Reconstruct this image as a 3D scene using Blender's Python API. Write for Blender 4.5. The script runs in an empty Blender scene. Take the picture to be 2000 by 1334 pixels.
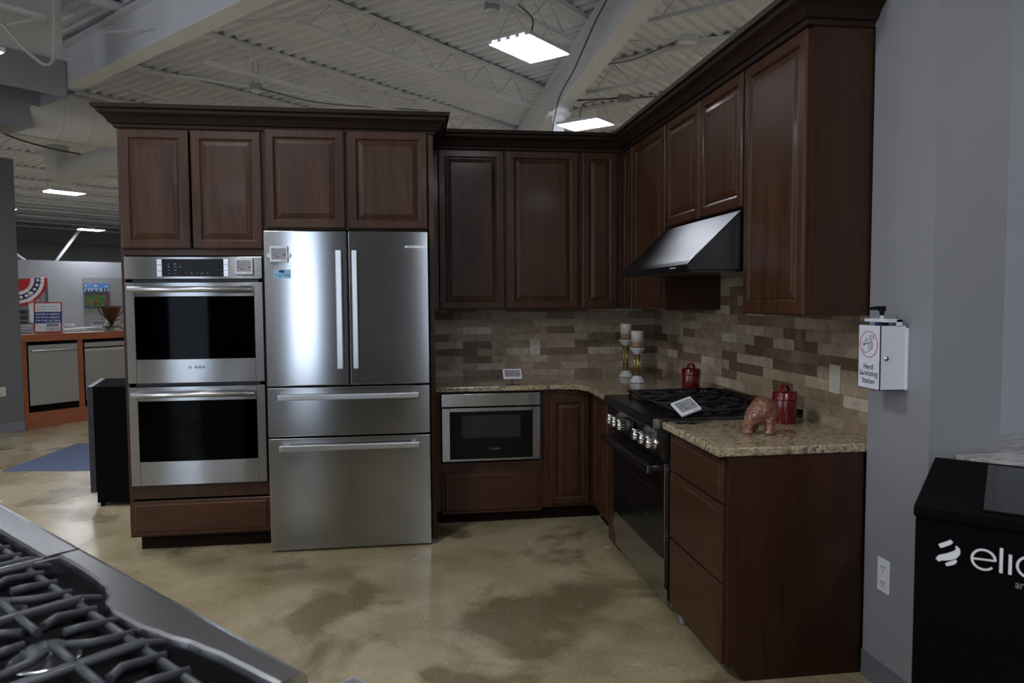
import bpy, bmesh, math, random
from mathutils import Vector, Matrix
random.seed(7)
SC = bpy.context.scene
COL = SC.collection
V3 = Vector

# ------------------------------------------------------------------ camera
def cam_setup():
    yaw, pitch, roll = .1382, -.0579, -.0062
    cy, sy, cp, sp = math.cos(yaw), math.sin(yaw), math.cos(pitch), math.sin(pitch)
    fwd = V3((sy*cp, cy*cp, sp)); r = V3((cy, -sy, 0)); u = r.cross(fwd)
    cr, sr = math.cos(roll), math.sin(roll)
    R_ = r*cr + u*sr; U_ = -r*sr + u*cr
    cd = bpy.data.cameras.new('camera'); cd.lens = 1449.4/2000*36; cd.sensor_width = 36
    cd.clip_start = .05; cd.clip_end = 200
    co = bpy.data.objects.new('camera', cd); COL.objects.link(co)
    co.matrix_world = Matrix(((R_.x, U_.x, -fwd.x, -1.8029), (R_.y, U_.y, -fwd.y, -5.2924), (R_.z, U_.z, -fwd.z, 1.4449), (0, 0, 0, 1)))
    SC.camera = co
    cd.dof.use_dof = True; cd.dof.focus_distance = 4.6; cd.dof.aperture_fstop = 5.6
cam_setup()
# ------------------------------------------------------------------ world, exposure
SC.view_settings.view_transform = 'Standard'
SC.view_settings.look = 'None'
SC.view_settings.gamma = 1
SC.view_settings.use_curve_mapping = False
SC.view_settings.exposure = -.14
W = bpy.data.worlds.new('world'); SC.world = W; W.use_nodes = True
W.node_tree.nodes['Background'].inputs[0].default_value = (.55, .65, .85, 1)
W.node_tree.nodes['Background'].inputs[1].default_value = .6
LAMP_STRENGTH = 72.0          # the flat LED fixtures
DAY_STRENGTH = 85            # added daylight behind each assumed storefront window (W per metre width)
def daylight(name, x, y, z, w, h, power, rot):
    l = bpy.data.lights.new(name, 'AREA'); l.shape = 'RECTANGLE'; l.size = w; l.size_y = h
    l.energy = power; l.color = (.74, .84, 1.0)
    o = bpy.data.objects.new(name, l); COL.objects.link(o); o.location = (x, y, z); o.rotation_euler = rot
WIN_X = [(-13.6, 1.4), (-11.4, 1.4), (-9.2, 1.4), (-6.4, .9), (-4.0, .65), (-1.25, .4)]
for i, (wx, ww) in enumerate(WIN_X):
    daylight('added_daylight', wx, -13.1, 1.52, ww, 2.9, DAY_STRENGTH*ww*(.4 if wx > -2 else 1.4 if wx > -5 else .5 if wx > -7 else .16), (math.radians(90), 0, 0))
for wy in (-10.5, -7.5, -4.5):  # free-standing area lamps added as daylight from the left, no window there
    daylight('added_daylight', -14.9, wy, 1.75, 1.8, 2.5, 50*1.8, (math.radians(90), 0, math.radians(-90)))

# ------------------------------------------------------------------ material helpers
def mat(name, col=(.5, .5, .5), rough=.5, metal=0, spec=.5, coat=0, emit=None, es=0, aniso=0, tang=None):
    m = bpy.data.materials.new(name); m.use_nodes = True
    b = m.node_tree.nodes['Principled BSDF']
    b.inputs['Base Color'].default_value = (*col, 1); b.inputs['Roughness'].default_value = rough
    b.inputs['Metallic'].default_value = metal; b.inputs['Specular IOR Level'].default_value = spec
    b.inputs['Coat Weight'].default_value = coat; b.inputs['Coat Roughness'].default_value = .12
    if emit: b.inputs['Emission Color'].default_value = (*emit, 1); b.inputs['Emission Strength'].default_value = es
    if aniso: b.inputs['Anisotropic'].default_value = aniso
    return m
def N(m, t, **k):
    n = m.node_tree.nodes.new(t)
    for a, v in k.items(): setattr(n, a, v)
    return n
def LK(m, a, b): m.node_tree.links.new(a, b)
def coords(m, scale=(1, 1, 1), rot=(0, 0, 0), kind='Object', loc=(0, 0, 0)):
    tc = N(m, 'ShaderNodeTexCoord'); mp = N(m, 'ShaderNodeMapping')
    mp.inputs['Scale'].default_value = scale; mp.inputs['Rotation'].default_value = rot; mp.inputs['Location'].default_value = loc
    LK(m, tc.outputs[kind], mp.inputs[0]); return mp.outputs[0]
def noise(m, vec, scale, detail=4, rough=.5, dist=0):
    n = N(m, 'ShaderNodeTexNoise'); n.inputs['Scale'].default_value = scale; n.inputs['Detail'].default_value = detail
    n.inputs['Roughness'].default_value = rough; n.inputs['Distortion'].default_value = dist
    LK(m, vec, n.inputs['Vector']); return n.outputs['Fac']
def ramp(m, fac, stops):
    r = N(m, 'ShaderNodeValToRGB'); e = r.color_ramp.elements
    while len(e) < len(stops): e.new(.5)
    for k, (p, c) in enumerate(stops): e[k].position = p; e[k].color = (*c, 1)
    LK(m, fac, r.inputs[0]); return r.outputs[0]
def mixc(m, fac, a, b, mode='MIX'):
    n = N(m, 'ShaderNodeMix', data_type='RGBA', blend_type=mode)
    for s, v in ((n.inputs[0], fac), (n.inputs[6], a), (n.inputs[7], b)):
        if hasattr(v, 'is_linked'): LK(m, v, s)
        else: s.default_value = v if isinstance(v, (int, float)) else (*v, 1)
    return n.outputs[2]
def bump(m, h, strength=.2, dist=.01):
    b = N(m, 'ShaderNodeBump'); b.inputs['Strength'].default_value = strength; b.inputs['Distance'].default_value = dist
    LK(m, h, b.inputs['Height']); LK(m, b.outputs[0], m.node_tree.nodes['Principled BSDF'].inputs['Normal'])
def setc(m, c, inp='Base Color'): LK(m, c, m.node_tree.nodes['Principled BSDF'].inputs[inp])

def wood(name, vertical=True, c0=(.021, .0080, .0037), c1=(.086, .034, .0142), rough=.38, coat=.07, kx=1):
    m = mat(name, rough=rough, coat=coat, spec=.28)
    s = (7, 7, .55) if vertical else (.6*kx, .6, 9)
    v = coords(m, s); n1 = noise(m, v, 2.2, 5, .6, .6)
    s2 = (60, 60, 1.6) if vertical else (1.6, 1.6, 60)
    n2 = noise(m, coords(m, s2), 3, 3, .6)
    c = ramp(m, n1, [(.3, c0), (.7, c1)])
    c = mixc(m, .35, c, ramp(m, n2, [(.3, tuple(x*.55 for x in c0)), (.75, tuple(x*1.25 for x in c1))]))
    setc(m, c); return m
def steel(name, col=(.50, .50, .51), rough=.27, axis='x', aniso=.75):
    """brushed metal: the brushing runs along axis, so highlights smear across it"""
    m = mat(name, col, rough, 1, aniso=aniso)
    sc = {'x': (3, 3, 900), 'z': (900, 900, 3), 'y': (900, 3, 900)}[axis]
    n = noise(m, coords(m, sc), 1, 2, .5)
    r = N(m, 'ShaderNodeMapRange'); r.inputs['To Min'].default_value = rough*.95; r.inputs['To Max'].default_value = rough*1.05
    LK(m, n, r.inputs['Value']); LK(m, r.outputs[0], m.node_tree.nodes['Principled BSDF'].inputs['Roughness'])
    vt = N(m, 'ShaderNodeVectorTransform', vector_type='VECTOR', convert_from='OBJECT', convert_to='WORLD')
    vt.inputs[0].default_value = {'x': (0, 0, 1), 'y': (0, 0, 1), 'z': (1, 0, 0)}[axis]
    LK(m, vt.outputs[0], m.node_tree.nodes['Principled BSDF'].inputs['Tangent'])
    return m
M = {}
M['wood'] = wood('cherry_wood', True)
M['wood_h'] = wood('cherry_wood_across', False, c0=(.030, .0112, .0052), c1=(.072, .027, .0115))
M['wood_dark'] = wood('dark_cherry_wood', False, c0=(.013, .006, .004), c1=(.026, .0115, .007), rough=.5, coat=0)  # darker, uncoated cherry for the crown moldings and a base cabinet
M['wood_side'] = wood('cherry_veneer', True, c0=(.024, .0092, .0048), c1=(.060, .0225, .0105), rough=.4, coat=.15)
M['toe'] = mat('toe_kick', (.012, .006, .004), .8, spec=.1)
M['orange'] = wood('orange_wood', False, c0=(.22, .062, .025), c1=(.32, .10, .04), rough=.35, coat=.1)
M['steel'] = steel('brushed_steel', (.37, .373, .378), rough=.17, aniso=1.0)
M['steel_v'] = mat('brushed_steel_upright', (.46, .46, .455), .30, 1)
M['steel_y'] = mat('brushed_steel_range', (.42, .42, .42), .22, 1)
M['steel_top'] = mat('cooktop_steel', (.50, .51, .54), .24, 1)
M['handle'] = mat('handle_metal', (.72, .72, .74), .30, 1)
M['dsteel'] = mat('dark_steel', (.15, .152, .16), .25, 1)
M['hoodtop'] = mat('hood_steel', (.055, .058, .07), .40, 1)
M['chrome'] = mat('chrome', (.75, .72, .66), .08, 1)
M['black'] = mat('black_enamel', (.005, .005, .006), .2, spec=.2)
M['blackmatte'] = mat('black_matte', (.003, .003, .0032), .75, spec=.04)
M['iron'] = mat('cast_iron', (.045, .048, .060), .5, 0, .5)
M['iron_dark'] = mat('dark_cast_iron', (.012, .012, .014), .55, 0, .3)
M['cav'] = mat('oven_enamel', (.012, .013, .016), .35)
M['white'] = mat('white_plastic', (.68, .69, .72), .35)
M['whitewarm'] = mat('ivory_plastic', (.50, .46, .38), .4)
M['whitepaint'] = mat('white_powder_coat', (.72, .74, .80), .4)
M['paper'] = mat('paper', (.75, .75, .76), .7)
M['screen'] = mat('display_grey', (.30, .30, .32), .45)
M['ink'] = mat('ink', (.03, .03, .05), .6)
M['inkgrey'] = mat('grey_ink', (.16, .16, .19), .6)
M['redink'] = mat('red_ink', (.45, .03, .05), .6)
M['red'] = mat('red_enamel', (.115, .0025, .0025), .25, coat=.3)
M['navy'] = mat('navy', (.015, .02, .08), .7)
M['flagred'] = mat('flag_red', (.50, .02, .02), .8)
M['flagwhite'] = mat('flag_white', (.70, .70, .74), .8)
M['stickerblue'] = mat('sticker_blue', (.26, .50, .66), .5)
M['lblue'] = mat('sign_blue', (.02, .04, .20), .6)
M['gold'] = mat('brass', (.55, .38, .14), .25, 1)
M['marble'] = mat('white_marble', (.62, .64, .66), .3)
M['wax'] = mat('cream_wax', (.62, .58, .48), .6)
M['waxtan'] = mat('tan_wax', (.30, .19, .11), .5)
M['bronze'] = mat('bronze_vase', (.10, .045, .022), .45, .4)
M['rubber'] = mat('grey_rubber', (.09, .09, .10), .6)
M['leg'] = mat('grey_leg', (.20, .20, .20), .5)
M['cable'] = mat('cable', (.10, .10, .10), .5)
M['galv'] = mat('galvanised', (.36, .38, .38), .45, .6)
M['emit'] = mat('led_diffuser', (.9, .9, .95), .5, emit=(.90, .93, 1.0), es=LAMP_STRENGTH)
M['orangebit'] = mat('igniter', (.6, .6, .62), .2, 1)

def paint(name, col, rough=.55, var=.05):
    m = mat(name, col, rough)
    n = noise(m, coords(m, (1, 1, 1)), 1.3, 5, .6)
    setc(m, ramp(m, n, [(.3, tuple(c*(1-var) for c in col)), (.7, tuple(c*(1+var) for c in col))]))
    n2 = noise(m, coords(m, (1, 1, 1)), 160, 2, .5); bump(m, n2, .06, .002); return m
M['ceil'] = paint('ceiling_paint', (.79, .825, .91), .6)
M['steelwhite'] = paint('white_steel_paint', (.78, .805, .87), .55)
M['duct'] = paint('duct_paint', (.66, .645, .63), .55)
M['ductgrey'] = paint('grey_duct_paint', (.27, .29, .32), .4)
M['wallgrey'] = paint('grey_wall_paint', (.25, .255, .27), .45)
M['walldark'] = paint('dark_grey_wall_paint', (.10, .10, .105), .5)
M['walllight'] = paint('light_wall_paint', (.36, .38, .42), .5)
M['base'] = mat('grey_vinyl_base', (.14, .145, .16), .45)
M['matblue'] = mat('blue_mat', (.09, .115, .20), .9)
M['plaster'] = mat('plaster', (.30, .28, .25), .8)

def floor_mat():
    m = mat('polished_concrete', rough=.22, spec=.45)
    v = coords(m)
    n1 = noise(m, v, .55, 6, .62, .5); n2 = noise(m, v, 2.6, 5, .6, .3)
    c = ramp(m, n1, [(.36, (.22, .172, .088)), (.5, (.40, .34, .215)), (.66, (.52, .46, .32))])
    c2 = ramp(m, n2, [(.38, (.24, .185, .095)), (.60, (.49, .415, .265))])
    c = mixc(m, .45, c, c2)
    # stains with a shape of their own
    n5 = noise(m, coords(m, (1, 1, 1), loc=(3.2, 1.7, 0)), 1.5, 4, .55, .4)
    c = mixc(m, ramp(m, n5, [(.53, (0, 0, 0)), (.61, (.85, .85, .85))]), c, (.15, .115, .055))
    # aggregate
    vo = N(m, 'ShaderNodeTexVoronoi'); vo.inputs['Scale'].default_value = 55; LK(m, v, vo.inputs['Vector'])
    sp = ramp(m, vo.outputs['Distance'], [(.06, (1, 1, 1)), (.16, (0, 0, 0))])
    c = mixc(m, sp, c, (.62, .56, .45))
    n3 = noise(m, v, 130, 3, .7)
    c = mixc(m, .5, c, mixc(m, 1.0, c, ramp(m, n3, [(.38, (.35, .33, .28)), (.5, (1, 1, 1)), (.7, (1.25, 1.2, 1.1))]), 'MULTIPLY'))
    setc(m, c)
    n4 = noise(m, v, 1.2, 4, .6)
    setc(m, ramp(m, n4, [(.3, (.16, .16, .16)), (.7, (.34, .34, .34))]), 'Roughness')
    return m
M['floor'] = floor_mat()
def granite(name, warm=True):
    m = mat(name, rough=.09, spec=.6)
    v = coords(m)
    st = coords(m, (1, 1.9, 1.6), (0, 0, .6))
    n1 = noise(m, st, 36, 6, .72, 1.3); n2 = noise(m, st, 110, 3, .7, .6); n3 = noise(m, v, 9, 4, .6)
    if warm:
        c = ramp(m, n1, [(.42, (.012, .010, .008)), (.462, (.08, .055, .03)), (.492, (.38, .30, .18)), (.56, (.60, .52, .36)), (.66, (.36, .25, .12))])
        c2 = ramp(m, n2, [(.36, (.02, .018, .015)), (.45, (.46, .40, .28)), (.65, (.62, .56, .43))])
        c = mixc(m, .25, c, c2)
        c = mixc(m, ramp(m, n3, [(.45, (0, 0, 0)), (.65, (.45, .45, .45))]), c, (.34, .24, .12))
    else:
        st = coords(m, (1, 5, 1), (0, 0, .5)); n1 = noise(m, st, 7, 6, .7, 1.5)
        c = ramp(m, n1, [(.35, (.10, .085, .07)), (.5, (.42, .40, .38)), (.7, (.62, .60, .57))])
    setc(m, c); return m
M['granite'] = granite('beige_granite'); M['granite2'] = granite('white_veined_granite', False)
def tiles(name, rot):
    m = mat(name, rough=.45)
    v = coords(m, (1, 1, 1), rot)
    b = N(m, 'ShaderNodeTexBrick'); LK(m, v, b.inputs['Vector'])
    b.offset = .5; b.offset_frequency = 2; b.squash = 1
    for k, x in (('Scale', 1), ('Mortar Size', .0009), ('Mortar Smooth', .3), ('Bias', 0), ('Brick Width', .203), ('Row Height', .0518)): b.inputs[k].default_value = x
    b.inputs['Color1'].default_value = (0, 0, 0, 1); b.inputs['Color2'].default_value = (1, 1, 1, 1); b.inputs['Mortar'].default_value = (.4, .4, .4, 1)
    c = ramp(m, b.outputs['Color'], [(.0, (.11, .068, .04)), (.22, (.19, .125, .08)), (.42, (.33, .25, .165)), (.62, (.42, .34, .24)), (.8, (.30, .21, .135)), (1, (.54, .47, .36))])
    n1 = noise(m, coords(m), 16, 6, .7, .8); n2 = noise(m, coords(m), 60, 3, .6)
    c = mixc(m, 1.0, c, ramp(m, n1, [(.3, (.62, .60, .58)), (.55, (1, 1, 1)), (.75, (1.2, 1.18, 1.12))]), 'MULTIPLY')
    c = mixc(m, b.outputs['Fac'], c, (.15, .11, .075))
    setc(m, c)
    inv = N(m, 'ShaderNodeMath', operation='SUBTRACT'); inv.inputs[0].default_value = 1; LK(m, b.outputs['Fac'], inv.inputs[1])
    bump(m, inv.outputs[0], .5, .003); return m
M['tile_back'] = tiles('travertine_back', (math.radians(90), 0, 0))
M['tile_right'] = tiles('travertine_right', (math.radians(90), 0, math.radians(90)))
def tile_axes():
    # brick texture lives in x/y: map (x,z) for the back wall and (y,z) for the right wall
    for key, ax in (('tile_back', 'X'), ('tile_right', 'Y')):
        m = M[key]; nt = m.node_tree
        br = [n for n in nt.nodes if n.type == 'TEX_BRICK'][0]
        tc = N(m, 'ShaderNodeTexCoord'); sx = N(m, 'ShaderNodeSeparateXYZ'); cx = N(m, 'ShaderNodeCombineXYZ')
        LK(m, tc.outputs['Object'], sx.inputs[0]); LK(m, sx.outputs[ax], cx.inputs[0]); LK(m, sx.outputs['Z'], cx.inputs[1])
        LK(m, cx.outputs[0], br.inputs['Vector'])
tile_axes()
def glassmat(name, tint, gl=.8, ior=1.5):
    m = bpy.data.materials.new(name); m.use_nodes = True; nt = m.node_tree; nt.nodes.remove(nt.nodes['Principled BSDF'])
    out = nt.nodes['Material Output']; t = N(m, 'ShaderNodeBsdfTransparent'); t.inputs[0].default_value = (*tint, 1)
    g = N(m, 'ShaderNodeBsdfGlossy'); g.inputs['Roughness'].default_value = .03; g.inputs[0].default_value = (gl, gl*1.02, gl*1.05, 1)
    f = N(m, 'ShaderNodeFresnel'); f.inputs[0].default_value = ior; mx = N(m, 'ShaderNodeMixShader')
    LK(m, f.outputs[0], mx.inputs[0]); LK(m, t.outputs[0], mx.inputs[1]); LK(m, g.outputs[0], mx.inputs[2]); LK(m, mx.outputs[0], out.inputs[0]); return m
M['ovenglass'] = glassmat('tinted_oven_glass', (.22, .23, .25), .4, 1.22)
M['clear'] = glassmat('clear_plastic', (.86, .87, .9))
M['pane'] = glassmat('window_glass', (.93, .95, .97))
def carved():
    m = mat('carved_wood', (.20, .075, .04), .35, coat=.2)
    n = noise(m, coords(m), 38, 5, .65, 1.0); setc(m, ramp(m, n, [(.3, (.09, .035, .018)), (.6, (.27, .115, .07)), (.8, (.34, .17, .11))])); return m
M['carved'] = carved()

# ------------------------------------------------------------------ object helpers
ROOTS = {}
def inv_of(parent):
    p = parent
    while p is not None and p.parent is not None: p = p.parent
    return ROOTS.get(p.name, Matrix.Identity(4)).inverted() if p is not None else Matrix.Identity(4)
def tag(o, label=None, cat=None, group=None, kind=None):
    if label: o['label'] = label
    if cat: o['category'] = cat
    if group: o['group'] = group
    if kind: o['kind'] = kind
    return o
def thing(name, label, cat, loc=(0, 0, 0), rotz=0, group=None):
    o = bpy.data.objects.new(name, None); COL.objects.link(o); o.empty_display_size = .05
    o.location = loc; o.rotation_euler = (0, 0, rotz)
    ROOTS[o.name] = Matrix.Translation(loc) @ Matrix.Rotation(rotz, 4, 'Z')
    return tag(o, label, cat, group)
def dup(root, dloc, label, group=None, rotz=None):
    r = root.copy(); COL.objects.link(r); r.location = dloc
    if rotz is not None: r.rotation_euler = (0, 0, rotz)
    ROOTS[r.name] = Matrix.Translation(dloc) @ Matrix.Rotation(r.rotation_euler.z, 4, 'Z')
    r['label'] = label
    if group: r['group'] = group
    for ch in [c for c in bpy.data.objects if c.parent == root]:
        c = ch.copy(); COL.objects.link(c); c.parent = r
        for g in [x for x in bpy.data.objects if x.parent == ch]:
            d = g.copy(); COL.objects.link(d); d.parent = c
    return r
class Frame:
    def __init__(s, o, u, v, n=None):
        s.o = V3(o); s.u = V3(u).normalized(); s.v = V3(v).normalized(); s.n = s.u.cross(s.v) if n is None else V3(n).normalized()
    def __call__(s, a, b, c=0): return s.o + s.u*a + s.v*b + s.n*c
WORLD = Frame((0, 0, 0), (1, 0, 0), (0, 1, 0), (0, 0, 1))
class MB:
    def __init__(s): s.v = []; s.f = []; s.sm = []
    def add(s, vs, fs, smooth=False):
        k = len(s.v); s.v += [V3(x) for x in vs]
        for f in fs: s.f.append([i+k for i in f]); s.sm.append(smooth)
        return s
    def box(s, x0, x1, y0, y1, z0, z1, F=WORLD):
        c = [F(x, y, z) for z in (z0, z1) for y in (y0, y1) for x in (x0, x1)]
        return s.add(c, [(0, 2, 3, 1), (4, 5, 7, 6), (0, 1, 5, 4), (2, 6, 7, 3), (0, 4, 6, 2), (1, 3, 7, 5)])
    def prism(s, pts, a, b, fn):
        """pts 2D outline, fn(p, q, w) -> point, extruded w from a to b"""
        n = len(pts); vs = [fn(p, q, a) for p, q in pts] + [fn(p, q, b) for p, q in pts]
        return s.add(vs, [list(range(n))[::-1], list(range(n, 2*n))] + [(i, (i+1) % n, n+(i+1) % n, n+i) for i in range(n)])
    def tube(s, pts, r, seg=8, caps=True, closed=False):
        pts = [V3(p) for p in pts]; n = len(pts); rs = r if isinstance(r, (list, tuple)) else [r]*n
        k = len(s.v); ref = None
        for i, p in enumerate(pts):
            if closed: t = pts[(i+1) % n]-pts[i-1]
            else: t = pts[min(i+1, n-1)]-pts[max(i-1, 0)]
            t.normalize()
            if ref is None: ref = V3((0, 0, 1)) if abs(t.z) < .9 else V3((1, 0, 0))
            a = t.cross(ref).normalized(); b = a.cross(t).normalized(); ref = b
            for j in range(seg):
                th = 2*math.pi*(j+.5)/seg; s.v.append(p + (a*math.cos(th)+b*math.sin(th))*rs[i])
        m = n if closed else n-1
        for i in range(m):
            for j in range(seg):
                i2 = (i+1) % n
                s.f.append([k+i*seg+j, k+i*seg+(j+1) % seg, k+i2*seg+(j+1) % seg, k+i2*seg+j]); s.sm.append(seg > 4)
        if caps and not closed:
            s.f.append([k+j for j in range(seg)][::-1]); s.sm.append(False)
            s.f.append([k+(n-1)*seg+j for j in range(seg)]); s.sm.append(False)
        return s
    def lathe(s, prof, o, axis=(0, 0, 1), seg=24, smooth=True):
        ax = V3(axis).normalized(); a = ax.cross(V3((0, 0, 1)) if abs(ax.z) < .9 else V3((1, 0, 0))).normalized(); b = ax.cross(a)
        k = len(s.v); o = V3(o)
        for r, h in prof:
            for j in range(seg):
                th = 2*math.pi*j/seg; s.v.append(o + ax*h + (a*math.cos(th)+b*math.sin(th))*r)
        for i in range(len(prof)-1):
            for j in range(seg):
                s.f.append([k+i*seg+j, k+i*seg+(j+1) % seg, k+(i+1)*seg+(j+1) % seg, k+(i+1)*seg+j]); s.sm.append(smooth)
        s.f.append([k+j for j in range(seg)][::-1]); s.sm.append(False)
        s.f.append([k+(len(prof)-1)*seg+j for j in range(seg)]); s.sm.append(False)
        return s
    def rings(s, w, h, prof, F):
        """stack of inset rectangles: prof = [(inset, height)...], closed by its last ring"""
        k = len(s.v)
        for ins, d in prof:
            for a, b in ((ins, ins), (w-ins, ins), (w-ins, h-ins), (ins, h-ins)): s.v.append(F(a, b, d))
        for i in range(len(prof)-1):
            for j in range(4):
                s.f.append([k+4*i+j, k+4*i+(j+1) % 4, k+4*i+4+(j+1) % 4, k+4*i+4+j]); s.sm.append(False)
        n = len(prof)-1; s.f.append([k+4*n+j for j in range(4)]); s.sm.append(False)
        s.f.append([k+3, k+2, k+1, k]); s.sm.append(False)
        return s
    def build(s, name, material, parent=None, bevel=0, bseg=2, recalc=True):
        me = bpy.data.meshes.new(name); im = inv_of(parent)
        me.from_pydata([im @ v for v in s.v], [], s.f); me.update()
        for p, q in zip(me.polygons, s.sm): p.use_smooth = q
        if recalc:
            b = bmesh.new(); b.from_mesh(me); bmesh.ops.recalc_face_normals(b, faces=b.faces); b.to_mesh(me); b.free()
        me.materials.append(material if not isinstance(material, str) else M[material])
        o = bpy.data.objects.new(name, me); COL.objects.link(o)
        if parent is not None: o.parent = parent
        if bevel:
            md = o.modifiers.new('bevel', 'BEVEL'); md.width = bevel; md.segments = bseg; md.limit_method = 'ANGLE'; md.angle_limit = math.radians(40)
        return o
def bx(name, material, dims, parent=None, bevel=0, F=WORLD):
    return MB().box(*dims, F=F).build(name, material, parent, bevel)
def struct(o): o['kind'] = 'structure'; return o
def text_mb(mb, s, F, u0, v0, w, h, d=.0006, bold=0):
    """lettering fitted to the rectangle (u0, v0, w, h) on frame F"""
    cu = bpy.data.curves.new('t', 'FONT'); cu.body = s; cu.size = 1; cu.extrude = 0; cu.resolution_u = 3; cu.offset = bold
    ob = bpy.data.objects.new('t', cu); COL.objects.link(ob)
    dg = bpy.context.evaluated_depsgraph_get(); me = bpy.data.meshes.new_from_object(ob.evaluated_get(dg))
    xs = [v.co.x for v in me.vertices]; ys = [v.co.y for v in me.vertices]
    x0, x1, y0, y1 = min(xs), max(xs), min(ys), max(ys)
    mb.add([F(u0+(v.co.x-x0)/(x1-x0)*w, v0+(v.co.y-y0)/(y1-y0)*h, d) for v in me.vertices], [list(p.vertices) for p in me.polygons])
    bpy.data.objects.remove(ob); bpy.data.curves.remove(cu); bpy.data.meshes.remove(me)
    return mb

# frames: FB faces the room from the back run (u = +x, v = up, n = -y); FR faces it from the right run (u = -y, v = up, n = -x)
def FB(x, y, z=0): return Frame((x, y, z), (1, 0, 0), (0, 0, 1), (0, -1, 0))
def FR(x, y, z=0): return Frame((x, y, z), (0, -1, 0), (0, 0, 1), (-1, 0, 0))
DOOR = lambda fr=.058: [(0, 0), (0, .012), (.003, .0165), (.010, .019), (fr-.012, .019), (fr-.006, .0165), (fr-.004, .012), (fr, .0095), (fr+.004, .0095), (fr+.007, .0125), (fr+.028, .0175), (fr+.030, .019)]
DRAW = [(0, 0), (0, .010), (.004, .013), (.018, .0135), (.021, .0165), (.026, .019)]
def door(parent, F, w, h, fr=.058, name='door'):
    m = M['wood']; mb = MB().rings(w, h, DOOR(fr), F); return mb.build(name, m, parent)
def drawer(parent, F, w, h):
    return MB().rings(w, h, DRAW, F).build('drawer', 'wood_h', parent)

# ================================================================== SETTING
JD = V3((.6947, .7193, 0)); ND = V3((.7193, -.6947, 0)); CC = V3((-1.8029, -5.2924, 0))
bx('floor', 'floor', (-24, 11, -14, 34, -.05, 0))['kind'] = 'structure'
def clipt(p, d, x0, x1, y0, y1):
    t0, t1 = -1e9, 1e9
    for q, e, a, b in ((p.x, d.x, x0, x1), (p.y, d.y, y0, y1)):
        ta, tb = (a-q)/e, (b-q)/e
        t0 = max(t0, min(ta, tb)); t1 = min(t1, max(ta, tb))
    return t0, t1
def deck(mb, rib, acr, box, smin, smax):
    prof = [(0, 0), (.045, 0), (.062, .038), (.135, .038)]; P = .152
    prev = None; s = smin
    while s < smax:
        for ds, dz in prof:
            p = acr*(s+ds); t0, t1 = clipt(p, rib, *box)
            cur = (p+rib*t0, p+rib*t1, 4.25+dz) if t1 > t0+.01 else None
            if cur and prev:
                mb.add([(prev[0].x, prev[0].y, prev[2]), (prev[1].x, prev[1].y, prev[2]), (cur[1].x, cur[1].y, cur[2]), (cur[0].x, cur[0].y, cur[2])], [(0, 1, 2, 3)])
            prev = cur
        s += P
mb = MB(); deck(mb, ND, JD, (-24, .08, -14, 34), -28, 26); deck(mb, JD, ND, (.08, 11, -14, 34), -26, 20)
struct(mb.build('ceiling', 'ceil', recalc=False))
bx('ceiling_slab', 'plaster', (-24, 11, -14, 34, 4.30, 4.36))['kind'] = 'structure'
bpy.data.objects['ceiling_slab'].name = 'ceiling_2'
struct(bx('wall_left', 'walllight', (-24.1, -24, -14, 34, 0, 4.3)))
struct(bx('wall_right', 'walllight', (11, 11.1, -14, 34, 0, 4.3)))
struct(bx('wall_far', 'walllight', (-24, 11, 34, 34.1, 0, 4.3)))
# storefront wall behind the camera; window openings assumed, placed for the light
mb = MB(); xs = [-24]
for wx, ww in WIN_X: xs += [wx-ww/2, wx+ww/2]
xs.append(11)
for i in range(0, len(xs), 2): mb.box(xs[i], xs[i+1], -13.0, -12.8, 0, 4.3)
for wx, ww in WIN_X: mb.box(wx-ww/2, wx+ww/2, -13.0, -12.8, 3.0, 4.3); mb.box(wx-ww/2, wx+ww/2, -13.0, -12.8, 0, .08)
struct(mb.build('wall_rear', 'walldark'))
for i, (wx, ww) in enumerate(WIN_X):
    a, b = wx-ww/2, wx+ww/2
    o = MB().box(a, a+.05, -12.95, -12.85, .08, 3).box(b-.05, b, -12.95, -12.85, .08, 3).box(a, b, -12.95, -12.85, .08, .16).box(a, b, -12.95, -12.85, 2.95, 3).build('window_%d' % (i+1), 'rubber'); struct(o)
    bx('pane', 'pane', (a+.05, b-.05, -12.905, -12.895, .16, 2.95), o)
# kitchen walls
struct(bx('wall_back', 'wallgrey', (-3.38, .1, .0, .12, 0, 2.42)))
struct(bx('wall_kitchen_right', 'wallgrey', (0, .12, -2.73, .0, 0, 2.42)))
# column in front of the run's end, return wall
struct(bx('wall_column', 'wallgrey', (-.1, .16, -3.07, -2.735, 0, 4.25)))
struct(bx('baseboard_column', 'base', (-.106, -.1, -3.07, -2.735, 0, .10)))
struct(bx('wall_nook', 'walllight', (.16, 3.2, -2.8, -2.68, 0, 2.72)))
struct(bx('trim_nook', 'walldark', (.16, 3.2, -2.79, -2.70, 2.72, 4.25)))

# backsplash
tag(bx('tile_backsplash', 'tile_back', (-1.66, -.012, -.012, -.0005, .862, 1.40)), 'beige and brown travertine strip tile backsplash behind the microwave counter', 'backsplash', 'travertine backsplashes')
tag(bx('tile_backsplash', 'tile_right', (-.012, -.0005, -2.73, -.0005, .862, 1.90)), 'travertine strip tile backsplash running behind the range and red canisters', 'backsplash', 'travertine backsplashes')

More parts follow.
